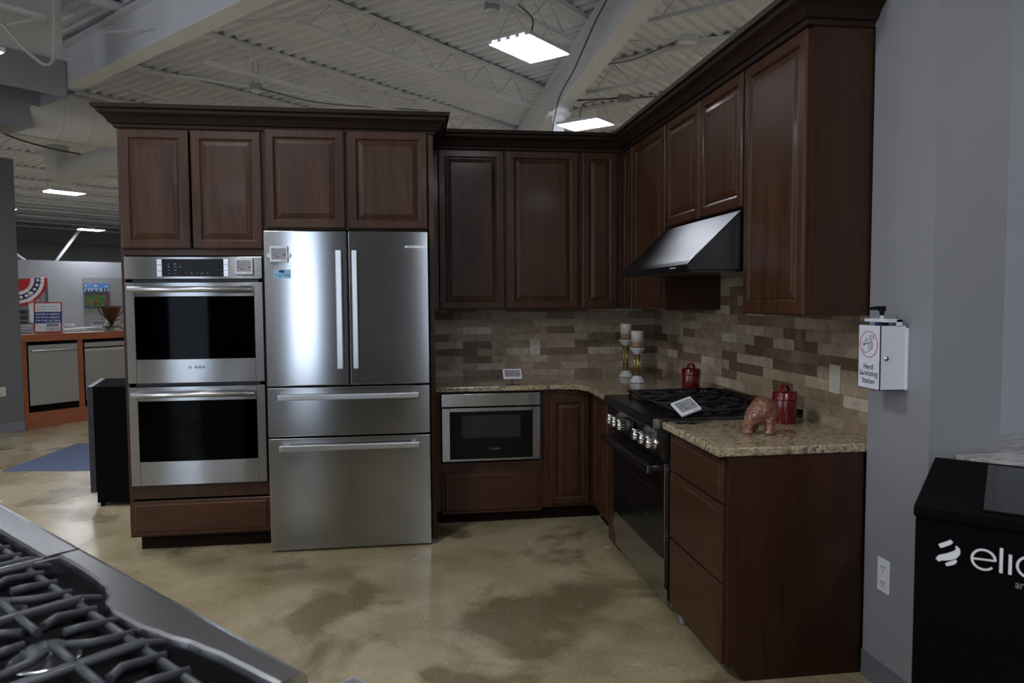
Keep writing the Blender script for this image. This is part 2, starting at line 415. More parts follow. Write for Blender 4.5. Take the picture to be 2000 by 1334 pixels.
# ================================================================== TALL SECTION
TX0, TX1, TY = -3.40, -1.648, -.85
tc = thing('tall_cabinet', 'dark cherry tall cabinet housing the double wall oven, drawer at its foot', 'cabinet', (-3.0, -.5, 0))
MB().box(-3.395, -3.372, TY+.0, -.02, .09, 2.42).box(-2.628, -2.612, TY, -.02, .09, 2.42).box(-3.372, -2.628, TY+.002, -.02, .31, .385).box(-3.372, -2.628, TY+.002, -.02, 1.70, 1.735).box(-3.372, -2.628, TY+.002, -.02, 2.39, 2.42).box(-3.372, -2.628, -.04, -.02, .1, 2.4).box(-3.372, -2.628, TY+.002, -.02, .09, .11).build('body', 'wood_side', tc)
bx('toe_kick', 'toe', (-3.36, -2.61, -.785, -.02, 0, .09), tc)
door(tc, FB(-3.384, TY, 1.735), .37, .665); door(tc, FB(-3.004, TY, 1.735), .384, .665)
drawer(tc, FB(-3.384, TY, .10), .768, .20)
fc = thing('tall_cabinet', 'dark cherry cabinet above and beside the refrigerator with two doors', 'cabinet', (-2.1, -.5, 0))
MB().box(-2.61, -1.69, TY+.002, -.02, 1.848, 2.42).build('body', 'wood_side', fc)
door(fc, FB(-2.603, TY, 1.853), .448, .567); door(fc, FB(-2.140, TY, 1.853), .460, .567)
MB().box(-1.676, TX1, TY-.008, -.002, 0, 2.42).build('end_panel', 'wood', fc)

CR = [(0, 0), (.012, 0), (.016, .018), (.030, .022), (.034, .030), (.050, .052), (.074, .070), (.078, .086), (.094, .092), (.098, .112), (0, .112)]
def crown(name, path, z, label, grp, prof=CR, mirror=1, back=.02):
    """path: list of (x, y) with outward side on the left; mitred sweep of the profile"""
    mb = MB(); n = len(path); P = [V3((x, y, 0)) for x, y in path]; prof = [(-back, 0)] + prof[:-1] + [(-back, prof[-1][1])]
    rows = []
    for i in range(n):
        d0 = (P[i]-P[i-1]).normalized() if i else None; d1 = (P[i+1]-P[i]).normalized() if i < n-1 else None
        nn = lambda d: V3((d.y, -d.x, 0))*mirror
        if d0 is None: o = nn(d1)
        elif d1 is None: o = nn(d0)
        else: a, b = nn(d0), nn(d1); o = (a+b)/(1+a.dot(b))
        rows.append([P[i]+o*u+V3((0, 0, z+h)) for u, h in prof])
    k = len(prof); vs = [p for r in rows for p in r]; fs = []
    for i in range(n-1):
        for j in range(k): fs.append((i*k+j, i*k+(j+1) % k, (i+1)*k+(j+1) % k, (i+1)*k+j))
    fs += [tuple(range(k))[::-1], tuple(range((n-1)*k, n*k))]
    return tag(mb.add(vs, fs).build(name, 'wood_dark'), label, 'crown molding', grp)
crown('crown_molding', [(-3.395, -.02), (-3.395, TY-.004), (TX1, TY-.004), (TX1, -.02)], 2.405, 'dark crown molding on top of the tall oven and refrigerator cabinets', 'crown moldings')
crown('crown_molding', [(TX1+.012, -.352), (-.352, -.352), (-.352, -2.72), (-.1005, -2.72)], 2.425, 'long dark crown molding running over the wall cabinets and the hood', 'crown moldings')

# ------------------------------------------------------------------ price tags
def tag_face(parent, F, w, h, stand=False, tabs=False):
    """white electronic shelf tag: body, grey screen, print"""
    b = MB().box(0, w, 0, h, 0, .012, F=F).build('case', 'white', parent, .004, 3)
    MB().box(w*.09, w*.91, h*.17, h*.86, .012, .0126, F=F).build('screen', 'screen', parent)
    MB().box(w*.12, w*.28, h*.76, h*.79, .0126, .0129, F=F).box(w*.12, w*.6, h*.62, h*.632, .0126, .0129, F=F).box(w*.12, w*.5, h*.55, h*.562, .0126, .0129, F=F).box(w*.72, w*.88, h*.42, h*.47, .0126, .0129, F=F).box(w*.12, w*.4, h*.43, h*.455, .0126, .0129, F=F).box(w*.15, w*.19, h*.2, h*.24, .0126, .0129, F=F).box(w*.6, w*.85, h*.08, h*.095, .0122, .0125, F=F).build('printed_text', 'ink', parent)
    MB().box(w*.30, w*.53, h*.29, h*.345, .0126, .0129, F=F).build('price_bar', 'redink', parent)
    if tabs:
        mb = MB()
        for c in (-.004, w+.004): mb.lathe([(.0125, .002), (.0125, .007)], F(c, h*.42, 0), F.n, 16, False)
        mb.build('clip', 'white', parent)
def stand(parent, F0, w, h, base, tilt_dir):
    pass

# ------------------------------------------------------------------ DOUBLE OVEN
OY = -.878
ov = thing('double_wall_oven', 'stainless steel double wall oven built into the tall cherry cabinet', 'wall oven', (-3.0, -.6, 0))
ox0, ox1 = -3.371, -2.629
MB().box(ox0+.012, ox1-.012, -.845, -.30, .40, .412).box(ox0+.012, ox1-.012, -.845, -.30, .955, .985).box(ox0+.012, ox1-.012, -.845, -.30, 1.55, 1.69).box(ox0+.012, ox0+.03, -.845, -.3, .4, 1.69).box(ox1-.03, ox1-.012, -.845, -.3, .4, 1.69).box(ox0+.012, ox1-.012, -.32, -.30, .4, 1.69).build('oven_body', 'cav', ov)
cp = bx('control_panel', 'steel', (ox0, ox1, OY, -.852, 1.566, 1.692), ov, .003)
bx('touch_display', 'black', (-3.168, -2.84, OY-.004, OY, 1.580, 1.678), cp, .001)
mb = MB(); Fp = FB(-3.168, OY-.004, 1.58)
for (u, v, w, h) in [(.03, .068, .01, .004), (.062, .066, .012, .009), (.094, .068, .01, .003), (.03, .05, .009, .009), (.06, .052, .018, .004), (.092, .05, .01, .007), (.03, .034, .010, .005), (.063, .033, .012, .007), (.03, .014, .014, .003), (.062, .016, .014, .003), (.125, .018, .006, .003), (.152, .013, .008, .009), (.182, .017, .006, .005), (.208, .013, .009, .009), (.238, .016, .009, .006), (.295, .035, .004, .004), (.318, .018, .008, .003), (.318, .035, .004, .004), (.318, .06, .004, .004)]:
    mb.box(u, u+w, v, v+h, 0, .0004, F=Fp)
mb.build('touch_symbols', 'inkgrey', cp)
for x0, x1 in ((-3.196, -3.170), (-2.838, -2.812)):
    for k in range(3): bx('side_button', 'handle', (x0, x1, OY-.005, OY, 1.580+k*.033, 1.611+k*.033), cp, .001)
def bar_handle(parent, p0, p1, n, r=.0135, off=.045, name='handle', flat=False, mt='handle'):
    p0, p1, n = V3(p0), V3(p1), V3(n); mb = MB(); d = (p1-p0).normalized()
    mb.tube([p0+n*off, p1+n*off], r, 16)
    for q in (p0+d*.03, p1-d*.03): mb.tube([q, q+n*(off)], r*.62, 10)
    return mb.build(name, mt, parent)
def oven_door(z0, z1, wz0, wz1, hz, logo):
    F = FB(ox0, -.852, 0); w = ox1-ox0; wx0, wx1 = .048, w-.048
    mb = MB()
    mb.box(0, wx0, z0, z1, 0, .026, F=F).box(wx1, w, z0, z1, 0, .026, F=F).box(wx0, wx1, z0, wz0, 0, .026, F=F).box(wx0, wx1, wz1, z1, 0, .026, F=F)
    d = mb.build('oven_door', 'steel', ov, .0015, 1)
    MB().box(wx0, wx1, wz0, wz1, .014, .019, F=F).build('window', 'ovenglass', d)
    bar_handle(d, (ox0+.028, OY, hz), (ox1-.05, OY, hz), (0, -1, 0), .0165, .040)
    if logo:
        Fl = FB(0, OY, 0); mb = MB(); text_mb(mb, 'BOSCH', Fl, -3.012, 1.059, .056, .014, .0006, .02)
        mb.tube([Fl(-3.036+.0085*math.cos(a*.5236), 1.066+.0085*math.sin(a*.5236), .0004) for a in range(12)], .0009, 4, closed=True)
        mb.box(-3.041, -3.039, 1.061, 1.071, 0, .0006, F=Fl).box(-3.033, -3.031, 1.061, 1.071, 0, .0006, F=Fl).box(-3.041, -3.031, 1.0655, 1.0665, 0, .0006, F=Fl)
        mb.build('logo', 'ink', d)
oven_door(.978, 1.547, 1.113, 1.468, 1.508, True)
oven_door(.393, .957, .530, .875, .916, False)
for zb in (.62, .72, 1.2, 1.30):
    mb = MB(); mb.tube([(ox0+.06, -.80, zb), (ox1-.06, -.80, zb)], .003, 6).tube([(ox0+.06, -.36, zb), (ox1-.06, -.36, zb)], .003, 6)
    for k in range(14):
        x = ox0+.07+k*.0463; mb.tube([(x, -.80, zb), (x, -.36, zb)], .0018, 5)
    mb.build('oven_rack', 'chrome', ov)
# its tag
t = thing('price_tag', 'white electronic price tag stuck on the wall oven control panel', 'price tag', (-2.72, OY, 1.63), group='electronic price tags')
tag_face(t, FB(-2.774, OY-.0062, 1.590), .098, .094)
MB().box(-2.75, -2.70, OY-.006, OY, 1.61, 1.66).build('magnet', 'rubber', t)

# ------------------------------------------------------------------ REFRIGERATOR
fx0, fx1, FY = -2.598, -1.686, -.98
rf = thing('refrigerator', 'stainless steel french door refrigerator with two bottom drawers', 'refrigerator', (-2.14, -.6, 0))
MB().box(fx0+.008, fx1-.008, -.915, -.06, .02, 1.822).build('body', 'rubber', rf)
for x in (fx0+.06, fx1-.06): MB().lathe([(.02, 0), (.02, .03)], (x, -.88, 0)).build('foot', 'blackmatte', rf)
def fr_panel(nm, x0, x1, z0, z1):
    return MB().box(x0, x1, FY, -.925, z0, z1).build(nm, 'steel', rf, .004, 3)
dl = fr_panel('door', fx0, -2.146, .958, 1.831); dr = fr_panel('door', -2.136, fx1, .958, 1.831)
d1 = fr_panel('drawer', fx0, fx1, .668, .948); d2 = fr_panel('drawer', fx0, fx1, .012, .658)
def flat_handle(parent, x0, x1, z0, z1, vertical):
    mb = MB()
    if vertical:
        mb.box(x0, x1, FY-.052, FY-.034, z0, z1)
        for z in (z0+.02, z1-.05): mb.box(x0+.006, x1-.006, FY-.036, FY, z, z+.03)
    else:
        mb.box(x0, x1, FY-.052, FY-.030, z0, z1)
        for x in (x0+.02, x1-.05): mb.box(x, x+.03, FY-.034, FY, z0+.004, z1-.004)
    return mb.build('handle', 'handle', parent, .005, 3)
flat_handle(dl, -2.205, -2.170, 1.052, 1.722, True); flat_handle(dr, -2.116, -2.084, 1.052, 1.722, True)
flat_handle(d1, -2.535, -1.748, .880, .912, False); flat_handle(d2, -2.533, -1.748, .592, .625, False)
bx('badge', 'handle', (-1.82, -1.692, FY-.002, FY, 1.738, 1.750), dr)
mb = MB(); text_mb(mb, 'BOSCH', FB(0, FY-.002, 0), -1.80, 1.7405, .034, .007, .0004, .01); mb.build('logo', 'rubber', dr)
t = thing('price_tag', 'white electronic price tag with side tabs on the refrigerator door', 'price tag', (-2.52, FY, 1.70), group='electronic price tags')
tag_face(t, FB(-2.564, FY-.0062, 1.655), .098, .090, tabs=True)
MB().box(-2.54, -2.49, FY-.006, FY, 1.68, 1.72).build('magnet', 'rubber', t)
t = thing('magnet_sticker', 'light blue Top Pick magnet on the refrigerator door', 'sticker', (-2.50, FY, 1.59))
bx('card', 'stickerblue', (-2.548, -2.455, FY-.0012, FY, 1.566, 1.615), t)
mb = MB(); Fs = FB(0, FY-.0012, 0); text_mb(mb, 'Top Pick', Fs, -2.541, 1.573, .080, .018, .0004, .01)
mb.lathe([(.017, 0), (.017, .0005)], Fs(-2.503, 1.604, 0), Fs.n, 20, False)
k0 = len(mb.v)-40
for i in range(k0, len(mb.v)): mb.v[i].z = 1.604+(mb.v[i].z-1.604)*.48
mb.build('lettering', 'lblue', t)

# ------------------------------------------------------------------ WALL CABINETS back run
UZ0, UZ1 = 1.373, 2.43
def wallcab_back(x0, x1, doors, label, yf=-.334, xb=None):
    c = thing('wall_cabinet', label, 'cabinet', ((x0+x1)/2, -.17, UZ0), group='cherry wall cabinets')
    bx('body', 'wood_side', (x0, xb or x1, yf, -.013, UZ0, UZ1), c)
    for a, w in doors: door(c, FB(a, yf, UZ0+.002), w, UZ1-UZ0-.004)
    return c
wallcab_back(-1.646, -.645, [(-1.601, .443), (-1.143, .486)], 'dark cherry wall cabinet with two tall doors beside the refrigerator')
wallcab_back(-.643, -.356, [(-.632, .249)], 'narrow dark cherry corner wall cabinet with one door above the candlesticks', xb=-.0135)
def wallcab_right(y0, y1, z0, doors, label, x=-.334, z1=UZ1):
    c = thing('wall_cabinet', label, 'cabinet', (-.17, (y0+y1)/2, z0), group='cherry wall cabinets')
    bx('body', 'wood_side', (x, -.013, y1, y0, z0, z1), c)
    for a, w in doors: door(c, FR(x, a, z0+.002), w, z1-z0-.004)
    return c
c = wallcab_right(-.357, -.572, UZ0, [], 'slim dark cherry filler wall cabinet in the inner corner')
door(c, FR(-.334, -.36, UZ0+.002), .20, UZ1-UZ0-.004, .048)
wallcab_right(-.574, -1.196, UZ0, [(-.590, .595)], 'dark cherry wall cabinet with one door, left of the hood')
wallcab_right(-1.198, -2.186, 1.838, [(-1.210, .480), (-1.700, .482)], 'short dark cherry cabinet with two doors directly above the range hood')
wallcab_right(-2.188, -2.722, UZ0, [(-2.200, .505)], 'tall dark cherry end wall cabinet nearest the grey column')

# ------------------------------------------------------------------ HOOD
hd = thing('range_hood', 'wedge shaped stainless range hood under the cabinets above the range', 'range hood', (-.2, -1.7, 1.56))
hy0, hy1 = -1.205, -2.180
prof = [(-.014, 1.565), (-.593, 1.565), (-.600, 1.590), (-.585, 1.607), (-.56, 1.628), (-.53, 1.655), (-.345, 1.830), (-.014, 1.836)]
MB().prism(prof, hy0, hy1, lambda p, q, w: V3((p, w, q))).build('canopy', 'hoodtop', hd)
mb = MB(); mb.tube([(-.602+(.0), hy1-.001, 1.588), (-.585, hy1-.001, 1.607), (-.56, hy1-.001, 1.628), (-.53, hy1-.001, 1.655), (-.345, hy1-.001, 1.830)], .0022, 6)
mb.build('edge_trim', 'chrome', hd)
MB().prism([(-.33, 1.568), (-.59, 1.568), (-.592, 1.588), (-.56, 1.624), (-.52, 1.658), (-.34, 1.825)], hy1-.0005, hy1-.003, lambda p, q, w: V3((p, w, q))).build('side_plate', 'dsteel', hd)
bx('control_strip', 'black', (-.6015, -.596, -2.17, -1.25, 1.568, 1.589), hd)
mb = MB()
for k in range(6): mb.box(-.6025, -.6015, -2.05+k*.013, -2.043+k*.013, 1.576, 1.582)
mb.build('button', 'white', hd)
MB().box(-.575, -.04, hy1+.02, hy0-.02, 1.558, 1.565).build('filter', 'dsteel', hd)

# ------------------------------------------------------------------ BASE CABINETS
mc = thing('base_cabinet', 'dark cherry base cabinet holding the microwave drawer, one wide drawer below', 'cabinet', (-1.3, -.3, 0), group='cherry base cabinets')
MB().box(-1.646, -1.612, -.612, -.013, .09, .858).box(-.972, -.955, -.612, -.013, .09, .858).box(-1.612, -.972, -.612, -.013, .09, .40).box(-1.612, -.972, -.612, -.05, .848, .858).box(-1.612, -.972, -.03, -.013, .4, .85).build('body', 'wood', mc)
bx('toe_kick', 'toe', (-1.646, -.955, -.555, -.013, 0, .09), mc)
drawer(mc, FB(-1.610, -.612, .072), .640, .272)
mw = thing('microwave_drawer', 'stainless microwave drawer with black glass under the back counter', 'microwave', (-1.29, -.4, .42))
bx('body', 'blackmatte', (-1.60, -.99, -.60, -.10, .415, .84), mw)
pn = bx('control_panel', 'steel', (-1.608, -.979, -.655, -.614, .766, .847), mw, .002)
bx('flip_panel', 'steel', (-1.456, -1.127, -.658, -.655, .770, .841), pn, .0015)
F = FB(-1.605, -.614, 0); w = .626
d = MB().box(0, .05, .418, .757, 0, .041, F=F).box(w-.05, w, .418, .757, 0, .041, F=F).box(.05, w-.05, .418, .432, 0, .041, F=F).box(.05, w-.05, .733, .757, 0, .041, F=F).build('drawer_front', 'steel', mw, .0015, 1)
bx('glass', 'black', (-1.555, -1.029, -.650, -.614, .432, .733), d)
bx('inner_window', 'cav', (-1.48, -1.106, -.6505, -.650, .565, .708), d)
mb = MB(); text_mb(mb, 'BOSCH', FB(0, -.650, 0), -1.285, .487, .052, .012, .0005, .02)
mb.tube([V3((-1.302+.0065*math.cos(a*.628), -.6505, .493+.0065*math.sin(a*.628))) for a in range(10)], .0008, 4, closed=True)
mb.build('logo', 'inkgrey', d)
cc = thing('base_cabinet', 'dark cherry corner base cabinet with a narrow door under the counter', 'cabinet', (-.7, -.3, 0), group='cherry base cabinets')
MB().box(-.953, -.05, -.612, -.013, .09, .858).build('body', 'wood', cc)
bx('toe_kick', 'toe', (-.953, -.58, -.555, -.013, 0, .09), cc)
door(cc, FB(-.911, -.612, .108), .262, .708, .052)
cr = thing('base_cabinet', 'dark cherry base cabinet filling the run between corner and range', 'cabinet', (-.3, -.9, 0), group='cherry base cabinets')
MB().box(-.626, -.05, -1.280, -.614, .09, .858).build('body', 'wood', cr)
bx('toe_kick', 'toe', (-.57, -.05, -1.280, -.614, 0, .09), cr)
MB().box(-.640, -.626, -1.272, -1.06, .015, .855).build('filler_panel', 'wood', cr, .002, 1)
door(cr, FR(-.626, -.70, .108), .335, .735, .052)
# drawer base at the end
db = thing('base_cabinet', 'dark cherry three drawer base cabinet at the right end beside the column', 'cabinet', (-.3, -2.4, 0), group='cherry base cabinets')
MB().box(-.640, -.102, -2.700, -2.134, .06, .858).build('body', 'wood_side', db)
MB().prism([(-.640, .06), (-.612, .06), (-.575, .0), (-.102, 0), (-.102, .858), (-.640, .858)], -2.700, -2.722, lambda p, q, w: V3((p, w, q))).build('end_panel', 'wood_side', db)
bx('toe_kick', 'toe', (-.56, -.102, -2.700, -2.134, 0, .06), db)
for z0, z1 in ((.676, .838), (.372, .666), (.062, .362)): drawer(db, FR(-.641, -2.138, z0), .560, z1-z0)
MB().lathe([(.022, 0), (.018, .008), (.018, .06)], (-.615, -2.21, 0), seg=16).build('leg', 'leg', db)
# ------------------------------------------------------------------ COUNTERTOPS
def slab(name, pts, z0, z1, m, label, cat, grp, bev=.006):
    o = MB().prism(pts, z0, z1, lambda p, q, w: V3((p, q, w))).build(name, m, None, bev, 3); return tag(o, label, cat, grp)
slab('countertop', [(-1.645, -.013), (-1.645, -.648), (-.79, -.648), (-.745, -.665), (-.70, -.78), (-.702, -1.283), (-.013, -1.283), (-.013, -.013)], .859, .891, 'granite', 'L shaped speckled granite countertop over the microwave drawer and inner corner', 'countertop', 'granite countertops')
slab('countertop', [(-.688, -2.13), (-.688, -2.735), (-.101, -2.735), (-.013, -2.73), (-.013, -2.13)], .859, .891, 'granite', 'short speckled granite countertop right of the range under the figurine', 'countertop', 'granite countertops')

# ------------------------------------------------------------------ RANGE
rg = thing('gas_range', 'stainless gas range with black grates and chrome knobs under the hood', 'range', (-.35, -1.7, 0))
ry0, ry1 = -1.288, -2.125
MB().box(-.635, -.03, ry1, ry0, .05, .60).box(-.635, -.03, ry1, ry0, .60, .862).build('body', 'rubber', rg)
MB().prism([(-.725, .905), (-.730, .898), (-.730, .862), (-.720, .852), (-.64, .852), (-.03, .852), (-.03, .905)], ry0, ry1, lambda p, q, w: V3((p, w, q))).build('cooktop', 'dsteel', rg)
bx('burner_well', 'black', (-.62, -.07, ry1+.02, ry0-.02, .905, .907), rg)
bx('front_trim', 'steel', (-.7305, -.70, ry1-.0015, ry1+.0, .860, .904), rg)
MB().prism([(-.640, .852), (-.712, .852), (-.690, .715), (-.640, .71)], ry0, ry1, lambda p, q, w: V3((p, w, q))).build('control_panel', 'dsteel', rg)
# knobs on the sloped panel
kn = V3((-.705+.690, 0, -.0)); nrm = V3((-.987, 0, .16)).normalized()
for ky in (-1.42, -1.51, -1.61, -1.875, -1.975, -2.075):
    c = V3((-.702, ky, .785))
    mb = MB().lathe([(.031, 0), (.031, .004), (.025, .007), (.024, .016)], c, nrm, 20)
    for a in range(10):
        th = a*math.pi/5; p = c+V3((0, math.cos(th), math.sin(th)))*.0225
        mb.tube([p+nrm*.012, p+nrm*.044], .0055, 6)
    mb.lathe([(.0205, .016), (.0215, .044), (.019, .048)], c, nrm, 18)
    mb.build('knob', 'chrome', rg)
o = MB().box(-.716, -.706, -1.79, -1.63, .745, .835).build('display', 'black', rg, .001, 1)
dz0, dz1 = .135, .700
F = FR(-.640, ry0, 0); w = ry0-ry1
d = MB().box(.0, .055, dz0, dz1, 0, .035, F=F).box(w-.055, w, dz0, dz1, 0, .035, F=F).box(.055, w-.055, dz0, .255, 0, .035, F=F).box(.055, w-.055, .62, dz1, 0, .035, F=F).build('oven_door', 'steel_y', rg, .0015, 1)
MB().box(.055, w-.055, .255, .62, .022, .033, F=F).build('window', 'black', d)
MB().box(.004, w-.004, .262, .698, .035, .0375, F=F).build('door_glass', 'black', d)
mb = MB()
for (ua, ub, z) in ((.36, .66, .545), (.33, .69, .40)):
    for k in range(9): mb.box(ua+(ub-ua)*k/8, ua+(ub-ua)*k/8+.004, z+.0, z+.004, .0375, .0380, F=F)
for k in range(8): mb.box(.33, .333, .54-k*.03, .543-k*.03, .0375, .0380, F=F)
mb.build('perforation', 'handle', d)
mb = MB(); hx = -.735
mb.box(hx-.018, hx+.012, ry1+.008, ry0-.008, .655, .690)
for y in (ry0-.04, ry1+.04): mb.box(hx, -.672, y-.014, y+.014, .660, .685)
mb.build('handle', 'dsteel', d, .006, 3)
bx('kick_panel', 'steel_y', (-.662, -.64, ry1, ry0, .055, .122), rg, .002)
for y in (-1.36, -1.52, -2.05): MB().lathe([(.018, 0), (.018, .06)], (-.60, y, 0), seg=14).build('leg', 'leg', rg)
bx('back_guard', 'black', (-.068, -.015, ry1, ry0, .905, .928), rg, .002)
mb = MB()
for k in range(3): mb.box(-.058+k*.014, -.052+k*.014, -2.08, -1.72, .928, .932)
for k in range(3): mb.box(-.058+k*.014, -.052+k*.014, -1.66, -1.34, .928, .932)
mb.build('vent_slat', 'dsteel', rg)
def grate(parent, F, w, l, z, r=.006, n=4, name='grate', m='iron', hgt=.028):
    """F: u across, v along, n up; cast iron grate with curled fingers"""
    mb = MB(); T = lambda pts: mb.tube([F(a, b, z) for a, b in pts], r, 6)
    for a in (.012, w-.012): T([(a, .02), (a, l-.02)])
    T([(.012, l/2), (w-.012, l/2)])
    for b in (.02, l-.02): T([(.012, b), (w-.012, b)])
    for c in (l*.25, l*.75):
        for k in range(6):
            th = k*math.pi/3+.5; ca, sa = math.cos(th), math.sin(th)
            R1 = min(w*.46, l*.24); R0 = .026
            mb.tube([F(w/2+ca*R1, c+sa*R1*.98, z), F(w/2+ca*(R0+R1)/2+sa*.008, c+sa*(R0+R1)/2, z+.003), F(w/2+ca*R0, c+sa*R0, z)], r*.95, 6)
    for a in (.012, w-.012):
        for b in (.03, l/2, l-.03): mb.tube([F(a, b, z), F(a, b, z-hgt)], r*1.1, 6)
    return mb.build(name, m, parent)
gw = (ry0-ry1-.05)/3
for k in range(3):
    grate(rg, Frame((-.085, ry0-.025-k*gw, .905), (0, -1, 0), (-1, 0, 0), (0, 0, 1)), gw-.006, .535, .024, .0070, m='iron_dark', hgt=.020)
    for b in (.134, .40):
        if k == 1 and b > .3: continue
        MB().lathe([(.052, 0), (.052, .008), (.036, .010), (.036, .018), (.030, .020)], (-.085-b, ry0-.025-(k+.5)*gw, .907), seg=24).build('burner', 'iron_dark', rg)
MB().lathe([(.062, 0), (.062, .008), (.045, .010), (.045, .018), (.038, .020)], (-.085-.267, ry0-.025-1.5*gw, .907), seg=24).build('burner', 'iron_dark', rg)

# ------------------------------------------------------------------ things on the counters
def canister(x, y, z, s, label):
    c = thing('canister', label, 'canister', (x, y, z), math.radians(20), 'red lidded canisters')
    MB().lathe([(.052*s, 0), (.055*s, .004*s), (.055*s, .118*s), (.0535*s, .122*s)], (x, y, z), seg=36).build('jar', 'red', c)
    MB().lathe([(.0585*s, .116*s), (.0605*s, .120*s), (.0585*s, .124*s), (.0575*s, .150*s), (.054*s, .154*s), (.02*s, .157*s)], (x, y, z), seg=36).build('lid', 'red', c)
    a = math.radians(20 if s < 1.1 else 62); u = V3((math.cos(a), math.sin(a), 0)); h0 = .150*s
    pts = [V3((x, y, z))+u*(math.cos(t)*.026*s)+V3((0, 0, h0+math.sin(t)*.034*s)) for t in [math.pi*k/10 for k in range(11)]]
    mb = MB(); wv = V3((-u.y, u.x, 0))*.009*s
    vs = []; 
    for p in pts: vs += [p-wv, p+wv]
    for p in pts:
        q = p+(p-V3((x, y, z+h0))).normalized()*(.003*s); vs += [q-wv, q+wv]
    n = len(pts); fs = []
    for i in range(n-1):
        fs += [(2*i, 2*i+1, 2*i+3, 2*i+2), (2*n+2*i, 2*n+2*i+2, 2*n+2*i+3, 2*n+2*i+1), (2*i, 2*i+2, 2*n+2*i+2, 2*n+2*i), (2*i+1, 2*n+2*i+1, 2*n+2*i+3, 2*i+3)]
    fs += [(0, 2*n, 2*n+1, 1), (2*n-2, 2*n-1, 4*n-1, 4*n-2)]
    mb.add(vs, fs).build('handle', 'red', c)
canister(-.190, -1.200, .891, .93, 'smaller red enamel canister standing behind the range beside the backsplash')
canister(-.170, -2.245, .891, .90, 'red lidded canister behind the brown figurine on the right counter')

# carved figurine: hunched animal with head down, remeshed from rounded masses
def blob(parts):
    mb = MB()
    for (x, y, z, rx, ry, rz, ax) in parts:
        k = len(mb.v); b = bmesh.new(); bmesh.ops.create_icosphere(b, subdivisions=3, radius=1)
        R = Matrix.Rotation(ax, 3, 'Y')
        mb.add([V3((x, y, z)) + R @ V3((v.co.x*rx, v.co.y*ry, v.co.z*rz)) for v in b.verts], [[v.index for v in f.verts] for f in b.faces], True); b.free()
    return mb
fx, fy, fz = -.392, -2.468, .891
fg = blob([(.006, 0, .098, .052, .048, .052, .25), (-.026, 0, .078, .036, .044, .050, .55), (.036, .005, .085, .030, .046, .055, 0),
           (-.058, -.01, .035, .019, .024, .034, .2), (-.062, -.01, .010, .022, .026, .011, 0), (-.055, .018, .030, .018, .02, .034, .2),
           (.026, -.028, .038, .021, .022, .040, -.1), (.024, -.03, .010, .026, .026, .012, 0), (.052, .02, .040, .020, .022, .042, 0), (.052, .02, .010, .022, .022, .011, 0),
           (-.02, 0, .055, .03, .03, .02, 0), (-.006, .03, .03, .013, .014, .034, .15)])
for v in fg.v: v.x += fx; v.y += fy; v.z += fz
fo = fg.build('carved_figurine', 'carved'); tag(fo, 'reddish brown carved animal figurine hunched on the right granite counter', 'figurine')
md = fo.modifiers.new('remesh', 'REMESH'); md.mode = 'VOXEL'; md.voxel_size = .0035; md.use_smooth_shade = True
ms = fo.modifiers.new('smooth', 'SMOOTH'); ms.iterations = 4; ms.factor = .5
tx = bpy.data.textures.new('carve', 'CLOUDS'); tx.noise_scale = .018; tx.noise_depth = 3
dm = fo.modifiers.new('carve', 'DISPLACE'); dm.texture = tx; dm.strength = .012; dm.mid_level = .5

def candlestick(x, y, z, h, label, clabel, q=1.45):
    c = thing('candlestick', label, 'candlestick', (x, y, z), 0, 'marble and brass candlesticks')
    MB().lathe([(.030*q, 0), (.0345*q, .004), (.0345*q, .010), (.019*q, .042), (.016*q, .045)], (x, y, z), seg=10, smooth=False).build('base', 'marble', c)
    zt = z+h
    for k in range(3):
        a = k*2.094+.4; p = V3((x+.0115*q*math.cos(a), y+.0115*q*math.sin(a), 0))
        MB().tube([p+V3((0, 0, z+.044)), p+V3((0, 0, zt-.036))], .0055, 10).build('rod', 'gold', c)
    MB().lathe([(.015*q, -.040), (.034*q, -.006), (.0345*q, 0), (.030*q, .0)], (x, y, zt), seg=10, smooth=False).build('dish', 'marble', c)
    k = thing('pillar_candle', clabel, 'candle', (x, y, zt), 0, 'cream pillar candles')
    MB().lathe([(.040, .0), (.040, .040)], (x, y, zt), seg=28).build('tan_band', 'waxtan', k)
    MB().lathe([(.0405, .040), (.0405, .110), (.038, .112), (.005, .110)], (x, y, zt), seg=28).build('wax', 'wax', k)
    MB().tube([(x, y, zt+.108), (x, y, zt+.115)], .001, 6).build('wick', 'ink', k)
candlestick(-.330, -.628, .891, .228, 'shorter candlestick of marble and brass, in front of its twin', 'cream and tan pillar candle on the front candlestick')
candlestick(-.300, -.275, .891, .262, 'taller candlestick of marble and brass, behind near the corner', 'cream and tan pillar candle on the rear candlestick')

def standing_tag(x, y, z, rz, tilt, w, h, H, label, slant=0):
    t = thing('price_tag', label, 'price tag', (x, y, z), 0, 'electronic price tags')
    u = V3((math.cos(rz), math.sin(rz), 0)); back = V3((-math.sin(rz), math.cos(rz), 0))
    v = (V3((0, 0, 1))*math.sin(tilt)+back*math.cos(tilt)).normalized(); u2 = (u*math.cos(slant)+v*math.sin(slant)).normalized(); n = u2.cross(v).normalized(); v = n.cross(u2)
    c = V3((x, y, z+H))
    tag_face(t, Frame(c-u2*w/2-v*h/2, u2, v, n), w, h)
    Fb = Frame((x, y, z), u, back, (0, 0, 1))
    MB().box(-.045, .045, -.022, .022, 0, .003, F=Fb).tube([V3((x, y, z+.003)), V3((x, y, z+.020)), c-n*.002-v*h*.1], [.007, .005, .006], 8).build('clear_stand', 'clear', t)
    return t
standing_tag(-1.150, -.600, .891, 0.02, math.radians(46), .122, .080, .066, 'white price tag on a clear stand on the back counter above the microwave')
